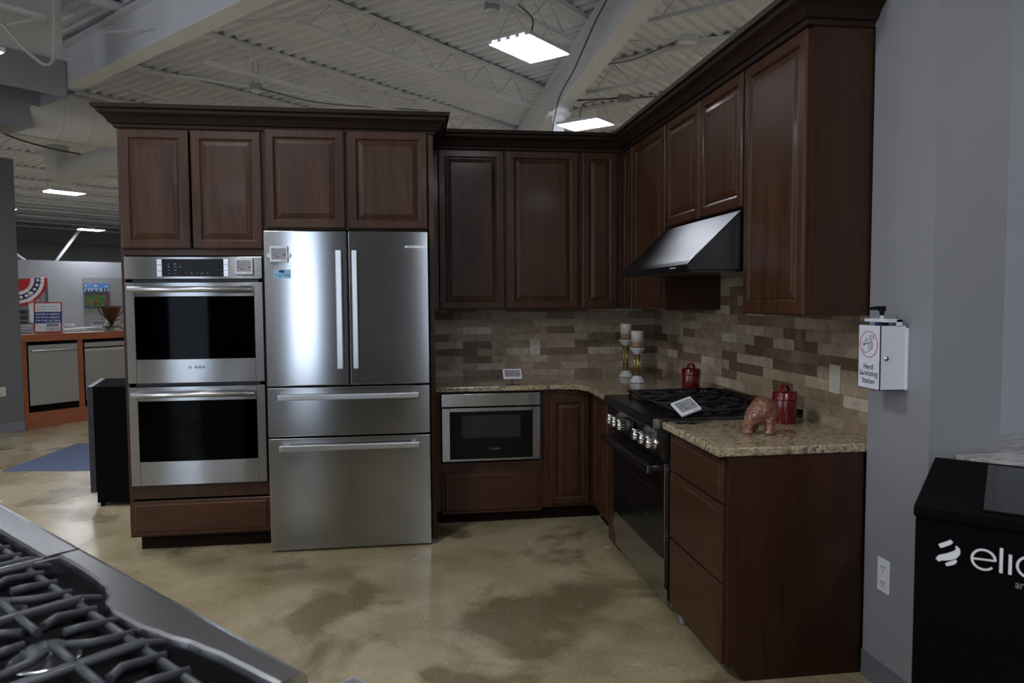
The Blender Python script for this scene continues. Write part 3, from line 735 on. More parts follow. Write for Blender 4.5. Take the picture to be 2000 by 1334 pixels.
standing_tag(-.600, -2.185, .891, math.radians(-8), math.radians(36), .105, .088, .070, 'white price tag on a clear stand at the corner beside the range', slant=.45)

# outlets
def outlet(F, w, h, m, label, mi='whitewarm', duplex=True):
    t = thing('wall_outlet', label, 'outlet', tuple(F.o), group='wall outlets')
    MB().box(0, w, 0, h, 0, .006, F=F).build('cover_plate', m, t, .002, 2)
    if duplex:
        for v in (.27, .73):
            r = MB().box(w*.27, w*.73, h*(v-.14), h*(v+.14), .006, .008, F=F).build('receptacle', m, t, .002, 2)
            MB().box(w*.38, w*.42, h*(v-.02), h*(v+.07), .008, .0084, F=F).box(w*.58, w*.62, h*(v-.02), h*(v+.07), .008, .0084, F=F).lathe([(w*.04, .008), (w*.04, .0084)], F(w*.5, h*(v-.08), 0), F.n, 10).build('slot', 'ink', r)
    else:
        r = MB().box(w*.27, w*.73, h*.2, h*.8, .006, .008, F=F).build('receptacle', m, t, .002, 2)
        MB().box(w*.47, w*.53, h*.62, h*.68, .008, .0084, F=F).box(w*.47, w*.53, h*.3, h*.34, .008, .0084, F=F).build('slot', 'ink', r)
outlet(FB(-.937, -.012, 1.036), .073, .117, 'whitewarm', 'ivory duplex outlet on the travertine backsplash above the back counter')
outlet(FR(-.012, -2.338, 1.035), .078, .120, 'whitewarm', 'ivory outlet on the tile backsplash right of the red canister', duplex=False)
outlet(FR(-.100, -2.822, .368), .070, .122, 'whitepaint', 'white duplex outlet low on the grey column')

# ------------------------------------------------------------------ SANITIZER STATION
sz = thing('sanitizer_dispenser', 'white wall mounted hand sanitizing station box on the grey column', 'sanitizer dispenser', (-.15, -2.89, 1.12))
sx0, sx1, sy0, sy1, s0, s1 = -.206, -.112, -2.832, -2.957, 1.120, 1.343
MB().box(sx0, sx0+.003, sy1, sy0, s0, s1).box(sx0, sx1, sy1, sy1+.003, s0, s1).box(sx0, sx1, sy0-.003, sy0, s0, s1).box(sx0, sx1, sy1, sy0, s0, s0+.003).build('housing', 'whitepaint', sz)
bx('back_plate', 'whitepaint', (sx1, -.1001, sy1-.004, sy0+.004, s0, s1-.008), sz, .003)
MB().box(-.185, -.125, sy1, sy0, 1.355, 1.366).box(-.147, -.125, sy1, sy1+.003, 1.34, 1.366).box(-.147, -.125, sy0-.003, sy0, 1.34, 1.366).build('locking_bracket', 'whitepaint', sz, .001, 1)
MB().lathe([(.0105, 0), (.0095, .004), (.004, .007)], (-.183, sy1, 1.231), (0, -1, 0), 20).build('lock', 'chrome', sz)
F = Frame((sx0, sy0, s0), (0, -1, 0), (0, 0, 1), (-1, 0, 0)); fw, fh = .125, .223
Zp = lambda X, Y: F((X-50)/285*fw, fh-(Y-322-(X-50)*.07)/865*fh, .0005)
mb = MB(); mb.tube([F(.061+.049*math.cos(a*math.pi/20), .157+.0455*math.sin(a*math.pi/20), .0005) for a in range(40)], .0013, 5, closed=True); mb.build('red_ring', 'redink', sz)
mb = MB()
for pl in ([(118, 640), (125, 690), (150, 708), (232, 652), (238, 620), (232, 560), (215, 545), (228, 530), (215, 515), (165, 545), (172, 508), (160, 500), (118, 575), (116, 600)], [(122, 612), (165, 560), (168, 580), (232, 550)], [(168, 590), (225, 562)], [(175, 615), (236, 585)], [(180, 640), (238, 608)], [(185, 658), (235, 632)], [(150, 560), (120, 610)]):
    mb.tube([Zp(*p) for p in pl], .0008, 4)
for cx_, cy_, s in ((207, 480, 1), (244, 490, 1.35)):
    mb.tube([Zp(cx_+8*s*math.sin(a)*(.4+.6*(1-math.cos(a))/2), cy_-22*s*math.cos(a)) for a in [k*math.pi/6 for k in range(12)]], .0007, 4, closed=True)
mb.build('hand_icon', 'navy', sz)
mb = MB(); text_mb(mb, 'Hand', F, .034, .070, .053, .019, .0006, .012); text_mb(mb, 'Sanitizing', F, .010, .041, .103, .024, .0006, .012); text_mb(mb, 'Station', F, .026, .020, .072, .019, .0006, .012)
mb.build('lettering', 'ink', sz)
pb = thing('pump_bottle', 'black pump bottle standing inside the sanitizing station box', 'bottle', (-.16, -2.895, 1.123))
MB().lathe([(.036, 0), (.038, .01), (.038, .17), (.034, .19), (.022, .205), (.022, .232)], (-.16, -2.895, 1.123), seg=24).build('bottle', 'navy', pb)
MB().lathe([(.0065, 0), (.0065, .026)], (-.16, -2.895, 1.355), seg=12).build('pump_stem', 'white', pb)
MB().lathe([(.008, .0), (.009, .014), (.0135, .016), (.0135, .024)], (-.16, -2.895, 1.378), seg=14).tube([(-.150, -2.895, 1.404), (-.19, -2.895, 1.403), (-.215, -2.897, 1.400), (-.236, -2.9, 1.395)], [.008, .007, .005, .004], 8).build('pump_head', 'black', pb)

# ------------------------------------------------------------------ DISPLAY STAND (45 degree grid)
eo = V3((-.576, -3.649, 0)); eu = V3((.713, -.701, 0)).normalized(); ev = V3((.664, .748, 0)).normalized()
FE = Frame(eo, eu, (0, 0, 1), (-ev.x, -ev.y, 0))      # front face, n towards the room
FT = Frame(eo, eu, ev, (0, 0, 1))
es = thing('display_stand', 'black display cooktop stand with white logo in the lower right', 'display stand', tuple(eo))
MB().box(0, 1.10, .012, .655, 0, .905, F=FT).build('cabinet_body', 'blackmatte', es)
MB().box(-.004, 1.104, 0, .66, .905, .93, F=FT).build('top', 'blackmatte', es, .002, 1)
MB().box(.14, 1.0, .035, .60, .930, .936, F=FT).build('glass_cooktop', 'black', es, .001, 1)
MB().box(.02, 1.08, 0, .012, .02, .60, F=FT).build('front_panel', 'blackmatte', es, .002, 1)
LG = MB()
def ribbon(pts, w, mb, F, d):
    L, Rr = [], []
    for i, (a, b) in enumerate(pts):
        p0 = pts[max(i-1, 0)]; p1 = pts[min(i+1, len(pts)-1)]; dx, dy = p1[0]-p0[0], p1[1]-p0[1]; l = math.hypot(dx, dy); ww = w[i] if isinstance(w, list) else w
        L.append(F(a-dy/l*ww/2, b+dx/l*ww/2, d)); Rr.append(F(a+dy/l*ww/2, b-dx/l*ww/2, d))
    n = len(pts); mb.add(L+Rr, [(i, i+1, n+i+1, n+i) for i in range(n-1)])
ribbon([(.0535, .840), (.060, .844), (.067, .848), (.0735, .852), (.0795, .8575)], [.010, .011, .0105, .0105, .0085], LG, FE, .0008)
ribbon([(.0495, .805), (.056, .812), (.065, .815), (.075, .819), (.084, .824), (.091, .832), (.0925, .840), (.088, .847)], [.009, .014, .016, .017, .018, .014, .009, .003], LG, FE, .0008)
ribbon([(.068, .797), (.075, .801), (.082, .805), (.087, .809), (.089, .813)], [.007, .009, .010, .008, .005], LG, FE, .0008)
def arc(cx, cy, r, a0, a1, n=22): return [(cx+r*math.cos(math.radians(a0+(a1-a0)*k/n)), cy+r*math.sin(math.radians(a0+(a1-a0)*k/n))) for k in range(n+1)]
ribbon(arc(.1445, .8255, .0235, 5, 318), .0052, LG, FE, .0008); ribbon([(.121, .8245), (.1695, .8275)], .0045, LG, FE, .0009)
ribbon([(.179, .801), (.179, .860)], .0068, LG, FE, .0008); ribbon([(.1965, .801), (.1965, .848)], .0066, LG, FE, .0008)
ribbon(arc(.2335, .8255, .0235, 48, 312), .0055, LG, FE, .0008)
ribbon(arc(.2900, .8255, .0215, 0, 360), .0052, LG, FE, .0008); ribbon([(.3125, .803), (.3125, .848)], .006, LG, FE, .0009)
LG.build('logo', 'white', es, recalc=False)
mb = MB(); text_mb(mb, 'ar', FE, .2075, .772, .017, .013, .0008, .015); mb.build('small_lettering', 'inkgrey', es)
tag(MB().prism([(-.02, -3.262), (-.02, -3.09), (.165, -3.09), (.165, -2.805), (3.0, -2.805), (3.0, -6.072), (2.84, -6.072)], .89, .922, lambda p, q, w: V3((p, q, w))).build('countertop', 'granite2', None, .004, 2), 'white veined granite countertop behind the black display stand', 'countertop')
tag(MB().prism([(.0, -3.22), (.0, -3.10), (.175, -3.10), (.175, -2.81), (2.95, -2.81), (2.95, -5.9)], 0, .89, lambda p, q, w: V3((p, q, w))).build('base_cabinet', 'wood_dark'), 'base cabinet under the white veined granite, behind the display stand', 'cabinet')

# ------------------------------------------------------------------ FOREGROUND COOKTOPS
K = V3((-1.966, -4.139, 0)); e1 = V3((-.665, .747, 0)).normalized(); e2 = V3((-.747, -.665, 0)).normalized()
FK = Frame(K, e1, e2, (0, 0, 1))
def cooktop(u0, u1, label, wavy=True):
    t = thing('range_cooktop', label, 'cooktop', tuple(FK(u0, 0, 0)), group='steel range cooktops in the foreground')
    W_ = u1-u0
    MB().box(u0, u1, .02, .62, .08, .826, F=FK).build('body', 'steel_v', t)
    MB().box(u0+.005, u1-.005, .03, .60, .826, .832, F=FK).build('burner_pan', 'blackmatte', t)
    if wavy: inner = [(0, .055), (.06, .058), (.14, .062), (.22, .072), (.30, .090), (.38, .103), (.46, .106), (.52, .098), (.57, .076), (.62, .064), (.70, .060), (.80, .058), (.887, .060)]
    else: inner = [(0, .085), (.2, .088), (.44, .09), (.7, .088), (.887, .085)]
    sc = W_/.887; inner = [(u0+a*sc, b) for a, b in inner]
    mb = MB()
    def sec(a, b): return [FK(a, 0, .80), FK(a, 0, .862), FK(a, .006, .869), FK(a, .014, .871), FK(a, b-.010, .871), FK(a, b-.003, .868), FK(a, b, .858), FK(a, b+.004, .832)]
    rows = []
    for i in range(len(inner)-1):
        for k in range(4):
            q = k/4; q = q*q*(3-2*q) if wavy else q
            rows.append((inner[i][0]+(inner[i+1][0]-inner[i][0])*(k/4), inner[i][1]+(inner[i+1][1]-inner[i][1])*q))
    rows.append(inner[-1]); vs = [p for a, b in rows for p in sec(a, b)]
    fs = [(i*8+j, i*8+j+1, (i+1)*8+j+1, (i+1)*8+j) for i in range(len(rows)-1) for j in range(7)]
    fs += [tuple(range(8)), tuple(range((len(rows)-1)*8, len(rows)*8))[::-1]]
    mb.add(vs, fs, False).build('front_ledge', 'steel_top', t)
    # side rims
    MB().box(u0, u0+.008, .05, .62, .826, .868, F=FK).box(u1-.008, u1, .05, .62, .826, .868, F=FK).box(u0, u1, .61, .62, .826, .868, F=FK).build('rim', 'steel_top', t, .002, 1)
    gw = (W_-.03)/3
    for k in range(3):
        a0 = u0+.015+k*gw+.004; a1 = a0+gw-.008; mb = MB(); z = .868; r = .0080
        T = lambda pts, rr=r: mb.tube([FK(a, b, zz) for a, b, zz in pts], rr, 6)
        v0, v1 = .118, .60
        if not wavy: v0 = .11
        T([(a0, v0-.04 if k != 1 else v0, z-.012), (a0, v0, z), (a0, v1, z)], .0068); T([(a1, v0-.04 if k != 1 else v0, z-.012), (a1, v0, z), (a1, v1, z)], .0068)
        T([(a0, (v0+v1)/2, z), (a1, (v0+v1)/2, z)], .0085); T([(a0, v1, z), (a1, v1, z)]); T([(a0, v0+.004, z-.010), (a1, v0+.004, z-.010)])
        for c, sgn in ((v0+.105, -1), ((v0+v1)/2+.125, 1)):
            am = (a0+a1)/2; hw = (a1-a0)/2
            # fingers from the front/rear and from the sides, hooked towards the burner
            for off, hook in ((-.40, .12), (0, 0), (.40, -.12)):
                for s2 in (-1, 1):
                    b0 = c+s2*.112; b1 = c+s2*(.030 if off == 0 else .016)
                    T([(am+off*hw*2*.72, b0, z-(.006)), (am+off*hw*2*.72, b1+s2*.028, z+.001), (am+(off+hook)*hw*2*.72, b1, z+.001)])
            for s2 in (-1, 1): T([(am+s2*hw, c, z), (am+s2*.034, c, z+.001)])
            MB().lathe([(.048, 0), (.050, .006), (.038, .010), (.038, .017), (.034, .021), (.010, .022)], FK(am, c, .832), seg=28).build('burner', 'iron', t)
            MB().lathe([(.058, 0), (.056, .004), (.050, .0045)], FK(am, c, .832), seg=28).build('burner_ring', 'steel_top', t)
            MB().tube([FK(am+.054, c+.02, .834), FK(am+.054, c+.02, .853)], .0035, 8).build('igniter', 'chrome', t)
        for a in (a0, a1):
            for b in (v0, (v0+v1)/2, v1): mb.tube([FK(a, b, z), FK(a, b, .833)], .0075, 6)
        mb.build('grate', 'iron', t)
    return t
cooktop(.0, .887, 'stainless cooktop with black grates and wavy front ledge, nearest in the lower left')
cooktop(.900, 1.79, 'stainless cooktop with black grates continuing past the seam at the left edge', False)
t = thing('steel_worktop', 'bright stainless corner of the neighbouring unit at the bottom edge', 'worktop', tuple(FK(-.4, .2, 0)))
MB().box(-.80, -.062, -.042, .62, .835, .871, F=FK).build('top', 'handle', t, .010, 4)
MB().box(-.79, -.072, -.02, .60, .0, .835, F=FK).build('body', 'steel_v', t)

# ------------------------------------------------------------------ WINE COOLER behind the tall cabinet, left
wc = thing('wine_cooler', 'black undercounter cooler standing left of the tall oven cabinet', 'cooler', (-3.7, .4, 0))
cu_ = V3((.99, -.03, 0)).normalized(); cv_ = V3((-.23, .97, 0)).normalized(); FWc = Frame((-3.985, .205, 0), cu_, cv_, (0, 0, 1))
MB().box(0, .575, 0, .60, .03, .848, F=FWc).build('body', 'blackmatte', wc)
MB().box(-.045, -.004, .0, .60, .10, .848, F=FWc).build('door', 'cav', wc, .003, 2)
MB().box(-.002, .02, .02, .58, .03, .10, F=FWc).build('grille', 'steel_v', wc)
for a in (.03, .54):
    for b in (.03, .57): MB().lathe([(.014, 0), (.014, .03)], FWc(a, b, 0), seg=10).build('foot', 'blackmatte', wc)
tag(MB().box(.33, .54, .10, .38, .8482, .8500, F=FWc).build('paper_sheet', 'paper'), 'white paper lying on top of the black cooler', 'paper')
# blue mat
tag(MB().prism([(-5.247, 1.495), (-5.155, 2.71), (-4.45, 2.60), (-4.25, 1.38)], 0, .006, lambda p, q, w: V3((p, q, w))).build('floor_mat', 'matblue'), 'blue grey mat on the concrete floor before the dishwasher counter', 'mat')

# ------------------------------------------------------------------ STUB WALL + ISLAND (45 degree grid)
IO = V3((-6.137, 3.742, 0)); iu = V3((.66, .751, 0)).normalized(); iv = V3((-.751, .66, 0)).normalized()
FI = Frame(IO, iu, iv, (0, 0, 1)); FIf = Frame(IO, iu, (0, 0, 1), -iv)
struct(MB().box(-3.2, -.012, -.04, .10, 0, 3.02, F=FI).build('wall_partition', 'walldark'))
struct(MB().box(-3.2, -.012, -.047, -.04, 0, .10, F=FI).build('baseboard_partition', 'base'))
outlet(Frame(FI(-.275, -.04, .40), iu, (0, 0, 1), -iv), .085, .105, 'whitewarm', 'white outlet low on the dark grey partition at the left edge')
isl = thing('display_island', 'orange wood display counter holding two dishwashers on the left', 'counter', tuple(FI(.9, .3, 0)))
MB().box(0, .055, 0, .62, .175, .985, F=FI).box(.612, .675, 0, .62, .175, .985, F=FI).box(1.27, 1.34, 0, .62, .175, .985, F=FI).box(0, 1.34, .60, .62, .175, .985, F=FI).build('frame', 'orange', isl)
MB().box(0, 1.34, .0, .62, 0, .175, F=FI).build('plinth', 'orange', isl)
MB().box(-.03, 1.6, -.02, 1.05, .985, 1.068, F=FI).build('top', 'orange', isl, .003, 1)
def dishwasher(u0, u1, label, barh):
    d = thing('dishwasher', label, 'dishwasher', tuple(FI((u0+u1)/2, .3, .18)), group='dishwashers in the orange counter')
    MB().box(u0, u1, .012, .58, .18, .975, F=FI).build('body', 'blackmatte', d)
    if barh:
        p = MB().box(u0+.012, u1-.005, -.012, .012, .255, .945, F=FI).build('door', 'steel_v', d, .003, 2)
        mb = MB(); mb.tube([FI(u0+.03, -.055, .885), FI(u1-.02, -.055, .885)], .011, 10).tube([FI(u0+.05, -.055, .885), FI(u0+.05, -.01, .875)], .008, 8).tube([FI(u1-.05, -.055, .885), FI(u1-.05, -.01, .875)], .008, 8).build('handle', 'handle', p)
    else:
        p = MB().box(u0+.012, u1-.005, -.012, .012, .255, .872, F=FI).build('door', 'steel_v', d, .003, 2)
        MB().box(u0+.012, u1-.005, -.012, .012, .888, .945, F=FI).build('control_panel', 'steel_v', d, .003, 2)
        MB().box(u0+.012, u1-.005, -.016, .010, .845, .873, F=FI).build('handle', 'handle', p)
    return d
dishwasher(.056, .611, 'stainless dishwasher with a bar handle, nearest the dark partition', True)
dishwasher(.676, 1.268, 'stainless dishwasher with pocket handle, partly behind the black cooler', False)
# things on the island
def at(u, v, z=1.068): return FI(u, v, z)
sg = thing('counter_sign', 'red, white and blue slanted sign standing on the orange counter', 'sign', tuple(at(.42, .42)))
ru = V3((.93, -.05, 0)).normalized(); ru = V3((.97, .25, 0)).normalized(); so = at(.335, .44); tl = V3((-.1, .28, .95)).normalized()
Fg = Frame(so, ru, tl); sw, sh = .295, .385
MB().box(0, sw, 0, sh, -.004, 0, F=Fg).build('panel', 'flagred', sg)
MB().box(.014, sw-.014, .014, sh-.014, 0, .001, F=Fg).build('sheet', 'paper', sg)
MB().box(.0, sw, .118, .262, .001, .002, F=Fg).build('blue_band', 'lblue', sg)
mb = MB()
for i, s in enumerate(('STARTED IN AMERICA', 'STAYED IN AMERICA', 'FOR OVER 100 YEARS')): text_mb(mb, s, Fg, .022, .222-i*.040, .25, .020, .003, .02)
mb.build('lettering', 'paper', sg)
MB().box(.05, .13, .325, .331, .0015, .002, F=Fg).box(.15, .24, .325, .331, .0015, .002, F=Fg).box(.03, .14, .292, .297, .0015, .002, F=Fg).box(.16, .26, .292, .297, .0015, .002, F=Fg).build('fine_print', 'inkgrey', sg)
n_ = Fg.n
MB().add([so, so+tl*sh, so+tl*sh-n_*.01, so-V3((n_.x, n_.y, 0))*.16], [(0, 1, 2, 3)]).add([so+ru*sw, so+ru*sw+tl*sh, so+ru*sw+tl*sh-n_*.01, so+ru*sw-V3((n_.x, n_.y, 0))*.16], [(0, 1, 2, 3)]).build('easel_side', 'flagwhite', sg, recalc=False)
def small_tag(p, w, h, rz, tilt, label):
    t = thing('price_tag', label, 'price tag', tuple(p), 0, 'electronic price tags')
    u = V3((math.cos(rz), math.sin(rz), 0)); back = V3((-math.sin(rz), math.cos(rz), 0)); v = V3((0, 0, 1))*math.sin(tilt)+back*math.cos(tilt)
    tag_face(t, Frame(V3(p)+V3((0, 0, .055))-u*w/2, u, v), w, h)
    MB().box(-.04, .04, -.02, .02, 0, .003, F=Frame(V3(p), u, back, (0, 0, 1))).tube([V3(p)+V3((0, 0, .003)), V3(p)+V3((0, 0, .06))], .004, 8).build('clear_stand', 'clear', t)
small_tag(at(.43, .20), .15, .10, .2, math.radians(38), 'small price tag on a stand in front of the red white and blue sign')
small_tag(at(1.05, .36), .17, .12, .1, math.radians(35), 'small price tag beside the bronze vase on the orange counter')
small_tag(at(.80, .62), .14, .10, .1, math.radians(15), 'small price tag standing behind the low white lid on the orange counter')
def lid(u, v, w, d, label):
    mb = MB(); Fq = Frame(at(u, v), iu, iv, (0, 0, 1)); n = 28
    out = [(math.copysign(abs(math.cos(a))**.6, math.cos(a))*w/2, math.copysign(abs(math.sin(a))**.6, math.sin(a))*d/2) for a in [2*math.pi*k/n for k in range(n)]]
    vs = []
    for s, z in ((1, .0), (1.0, .018), (.97, .03), (.85, .037), (.4, .040)): vs += [Fq(a*s, b*s, z) for a, b in out]
    fs = [(i*n+j, i*n+(j+1) % n, (i+1)*n+(j+1) % n, (i+1)*n+j) for i in range(4) for j in range(n)]+[tuple(range(n))[::-1], tuple(range(4*n, 5*n))]
    tag(mb.add(vs, fs, True).build('white_lid', 'white'), label, 'lid', 'white rounded lids')
lid(.72, .48, .42, .30, 'low white rounded lid lying right of the sign on the counter')
lid(1.12, .66, .46, .32, 'low white rounded lid lying left of the bronze vase')
for k, (dz, rz) in enumerate(((0, .05), (.034, -.1), (.066, .08))):
    Fq = Frame(at(.22, .66, 1.0685+dz), (math.cos(.8+rz), math.sin(.8+rz), 0), (-math.sin(.8+rz), math.cos(.8+rz), 0), (0, 0, 1))
    tag(MB().box(-.15, .15, -.11, .11, 0, .032, F=Fq).build('paper_bundle', 'flagwhite', None, .006, 2), ['white paper bundle at the bottom of the stack behind the sign', 'white paper bundle in the middle of the stack behind the sign', 'white paper bundle on top of the stack behind the sign'][k], 'paper', 'paper bundles on the island')
vp = at(1.30, .50, 1.068)
vs = thing('bronze_vase', 'dark bronze footed vase with scroll handles on the orange counter', 'vase', tuple(vp))
MB().lathe([(.03, .085), (.035, .11), (.045, .12), (.085, .19), (.115, .28), (.135, .31), (.125, .312)], vp, seg=24).build('bowl', 'bronze', vs)
MB().lathe([(.075, .03), (.03, .045), (.024, .085), (.03, .09)], vp, seg=20).build('stem', 'bronze', vs)
for k in range(4):
    a = k*1.57+.5; d = V3((math.cos(a), math.sin(a), 0))
    MB().tube([vp+d*.04+V3((0, 0, .04)), vp+d*.09+V3((0, 0, .045)), vp+d*.12+V3((0, 0, .012)), vp+d*.14+V3((0, 0, .010)), vp+d*.145+V3((0, 0, .025))], .007, 7).build('foot', 'bronze', vs)
for s in (-1, 1):
    d = iu*s
    MB().tube([vp+d*(.05)+V3((0, 0, .12)), vp+d*.13+V3((0, 0, .14)), vp+d*.15+V3((0, 0, .11)), vp+d*.12+V3((0, 0, .09))], .006, 7).tube([vp+d*.06+V3((0, 0, .15)), vp+d*.14+V3((0, 0, .22)), vp+d*.17+V3((0, 0, .30)), vp+d*.21+V3((0, 0, .33)), vp+d*.20+V3((0, 0, .36)), vp+d*.17+V3((0, 0, .345))], .0065, 7).build('scroll_handle', 'bronze', vs)

# ------------------------------------------------------------------ FAR PARTITION AND WALLS
PO = V3((-12.62, 17.07, 0)); pu = V3((.77, .64, 0)).normalized(); pn = V3((.64, -.77, 0)).normalized()
FP = Frame(PO, pu, (0, 0, 1), pn)
struct(MB().box(-6, 7, 0, 2.61, -.15, 0, F=FP).build('wall_partition_far', 'walllight'))
struct(MB().box(-6, .78, 0, 2.07, 0.0, .004, F=FP).build('trim_recess', 'wallgrey'))
struct(MB().box(1.72, 7, 0, 2.14, .0, .02, F=FP).build('trim_panel', 'wallgrey'))
struct(MB().box(.765, .80, 0, 2.07, 0.0, .03, F=FP).box(-6, .80, 2.055, 2.085, 0, .03, F=FP).build('trim_frame', 'rubber'))
FQ = Frame(PO-pn*6.2, pu, (0, 0, 1), pn)
struct(MB().box(-12, 14, 0, 3.55, -.1, 0, F=FQ).build('wall_back_of_store', 'wallgrey'))
struct(MB().box(-12, 14, 3.55, 4.25, -.3, .25, F=FQ).build('trim_soffit', 'wallgrey'))
def brace(a, b, za, zb, wa, wb, label):
    tag(MB().tube([FP(a, za, wa), FP(b, zb, wb)], .045, 8).build('diagonal_brace', 'steelwhite'), label, 'brace')
brace(.35+.75, 1.95, 2.60, 3.62, -.22, -.75, 'white diagonal brace rising from the far partition to the roof')
brace(.33, -.33, 2.60, 3.30, -.24, -.9, 'dim diagonal brace behind the far partition at left')
# bunting
bt = thing('bunting', 'red, white and blue pleated fan bunting with stars on the far wall', 'bunting', tuple(FP(0, 2.06, 0)))
def fan(nm, r0, r1, m, off):
    mb = MB(); n = 72; vs = []
    for k in range(n+1):
        a = -math.pi*k/n*1.0+.06; dz = .035+(.018 if k % 2 else -.012)
        vs += [FP(math.cos(a)*r0+.02, 2.06+math.sin(a)*r0+.03*(r0), dz*r0+off), FP(math.cos(a)*r1+.02, 2.06+math.sin(a)*r1+.03*r1, dz*r1+off+.01)]
    mb.add(vs, [(2*k, 2*k+1, 2*k+3, 2*k+2) for k in range(n)]); return mb.build(nm, m, bt, recalc=False)
R_ = .76
fan('red_centre', .02, .47*R_, 'flagred', .02); fan('inner_white_band', .47*R_, .59*R_, 'flagwhite', .02); nb = fan('navy_band', .59*R_, .79*R_, 'navy', .02)
fan('outer_white_band', .79*R_, .91*R_, 'flagwhite', .02); fan('red_border', .91*R_, R_, 'flagred', .02)
for k in range(12):
    a = -math.pi*(k+.5)/12+.06; c = (math.cos(a)*.69*R_+.02, 2.08+math.sin(a)*.69*R_)
    pts = [FP(c[0]+math.cos(a+math.pi*j/5)*(.062 if j % 2 == 0 else .027), c[1]+math.sin(a+math.pi*j/5)*(.062 if j % 2 == 0 else .027), .085) for j in range(10)]
    MB().add(pts+[FP(c[0], c[1], .085)], [(j, (j+1) % 10, 10) for j in range(10)]).build('star', 'flagwhite', nb, recalc=False)
# baseball field picture
pc = thing('wall_picture', 'unframed print of a baseball field and city skyline on the far wall', 'picture', tuple(FP(2.1, 1.6, 0)))
pm = lambda n, c: mat(n, c, .6)
pw0, pw1, pz0, pz1 = 1.74, 2.42, 1.245, 1.965; PW = pw1-pw0; PH = pz1-pz0
Fc = Frame(FP(pw0, pz0, .02), pu, (0, 0, 1), pn)
MB().box(0, PW, 0, PH, 0, .03, F=Fc).build('canvas', pm('sky_print', (.10, .24, .55)), pc)
def patch(nm, pts, col, d): MB().add([Fc(a*PW, b*PH, .03+d) for a, b in pts], [tuple(range(len(pts)))]).build(nm, pm(nm, col), pc, recalc=False)
patch('haze', [(0, .66), (1, .66), (1, .80), (0, .82)], (.28, .42, .62), .001)
for k, (a, b, r) in enumerate(((.05, .92, .06), (.45, .90, .08), (.22, .93, .035), (.9, .88, .07))): patch('cloud', [(max(0, min(1, a+math.cos(t*.6283)*r)), min(.99, b+math.sin(t*.6283)*r*.4)) for t in range(10)], (.6, .66, .74), .002)
sky = [(0, .60)]; x = 0
for h in (.03, .16, .04, .11, .05, .13, .10, .05, .16, .04, .06, .2, .05, .2, .05): sky += [(x, .62+h), (x+.066, .62+h)]; x += .0666
patch('skyline', sky+[(1, .60)], (.03, .05, .10), .003)
patch('stands', [(0, .5), (1, .5), (1, .66), (.5, .62), (0, .60)], (.07, .045, .05), .004)
patch('grandstand', [(.72, .0), (1, 0), (1, .62), (.9, .58), (.82, .38)], (.12, .05, .05), .005)
patch('outfield', [(0, .08), (0, .48), (.3, .54), (.6, .53), (.82, .44), (.84, .3), (.7, .1), (.6, .06)], (.05, .13, .025), .006)
patch('infield_dirt', [(.04, .28), (.28, .38), (.55, .30), (.30, .08)], (.26, .10, .045), .007)
patch('infield_grass', [(.13, .28), (.28, .34), (.46, .28), (.29, .16)], (.05, .13, .025), .008)
patch('mound', [(.25, .27), (.29, .29), (.33, .27), (.29, .25)], (.35, .2, .12), .009)
patch('bottom_stands', [(0, 0), (.75, 0), (.62, .05), (.3, .03), (0, .06)], (.03, .02, .02), .0095)
# shelf, framed print and thermostat on the far wall
sh = thing('wall_shelf', 'dark shelf unit with papers under the bunting', 'shelf', tuple(FP(.1, 0, .1)))
MB().box(-.35, .25, 0, 1.25, .05, .09, F=FP).build('back', 'rubber', sh)
for z in (.9, 1.05, 1.2): MB().box(-.35, .25, z, z+.03, .09, .35, F=FP).build('shelf_board', 'inkgrey', sh)
fp = thing('framed_print', 'small dark framed print on the far wall right of the bunting', 'framed print', tuple(FP(.55, 1.4, .02)))
MB().box(.42, .60, 1.10, 1.66, .005, .03, F=FP).build('frame', 'ink', fp); MB().box(.435, .585, 1.12, 1.64, .03, .033, F=FP).build('print', 'screen', fp)
tag(MB().box(.30, .42, .85, 1.72, .006, .05, F=FP).build('notice_board', 'flagwhite'), 'narrow white notice board beside the framed print', 'board')

# ================================================================== ROOF STEEL
def joist(off, d, nrm, x0, x1, gaps, endgap, label, grp, t_ends=None):
    base = V3((CC.x, CC.y, 0))+nrm*off; t0, t1 = clipt(base, d, x0, x1, -13, 33)
    if t1-t0 < 1.5: return
    j = thing('steel_joist', label, 'roof joist', tuple(base+d*t0+V3((0, 0, 4.2))), group=grp)
    F = Frame(base, d, nrm, (0, 0, 1))
    MB().box(t0, t1, -.045, -.004, 4.195, 4.249, F=F).box(t0, t1, .004, .045, 4.195, 4.249, F=F).box(t0, t1, -.045, .045, 4.24, 4.249, F=F).build('top_chord', 'steelwhite', j)
    segs = [(t0+(endgap if t0 > -1e8 else 0), t1-endgap)]
    for g in gaps:
        ns = []
        for a, b in segs:
            if a < g < b: ns += [(a, g-.75), (g+.75, b)]
            else: ns.append((a, b))
        segs = ns
    mb = MB(); wb = MB(); h0 = 3.93
    for a, b in segs:
        if b-a < .4: continue
        mb.box(a, b, -.028, -.005, h0-.018, h0+.018, F=F).box(a, b, .005, .028, h0-.018, h0+.018, F=F)
        n = max(1, int((b-a-.2)/.52)); s = (b-a-.2)/n; pts = []
        for k in range(n):
            u = a+.1+k*s; pts += [F(u, 0, h0), F(u+s/2, 0, 4.2)]
        pts.append(F(b-.1, 0, h0)); wb.tube(pts, .0095, 5)
    mb.build('bottom_chord', 'steelwhite', j); wb.build('web', 'steelwhite', j)
    return j
B1 = V3((-5.43, 3.52, 0)); B1d = V3((.6947, -.7193, 0)).normalized(); B1d = V3((.677, -.736, 0)).normalized()
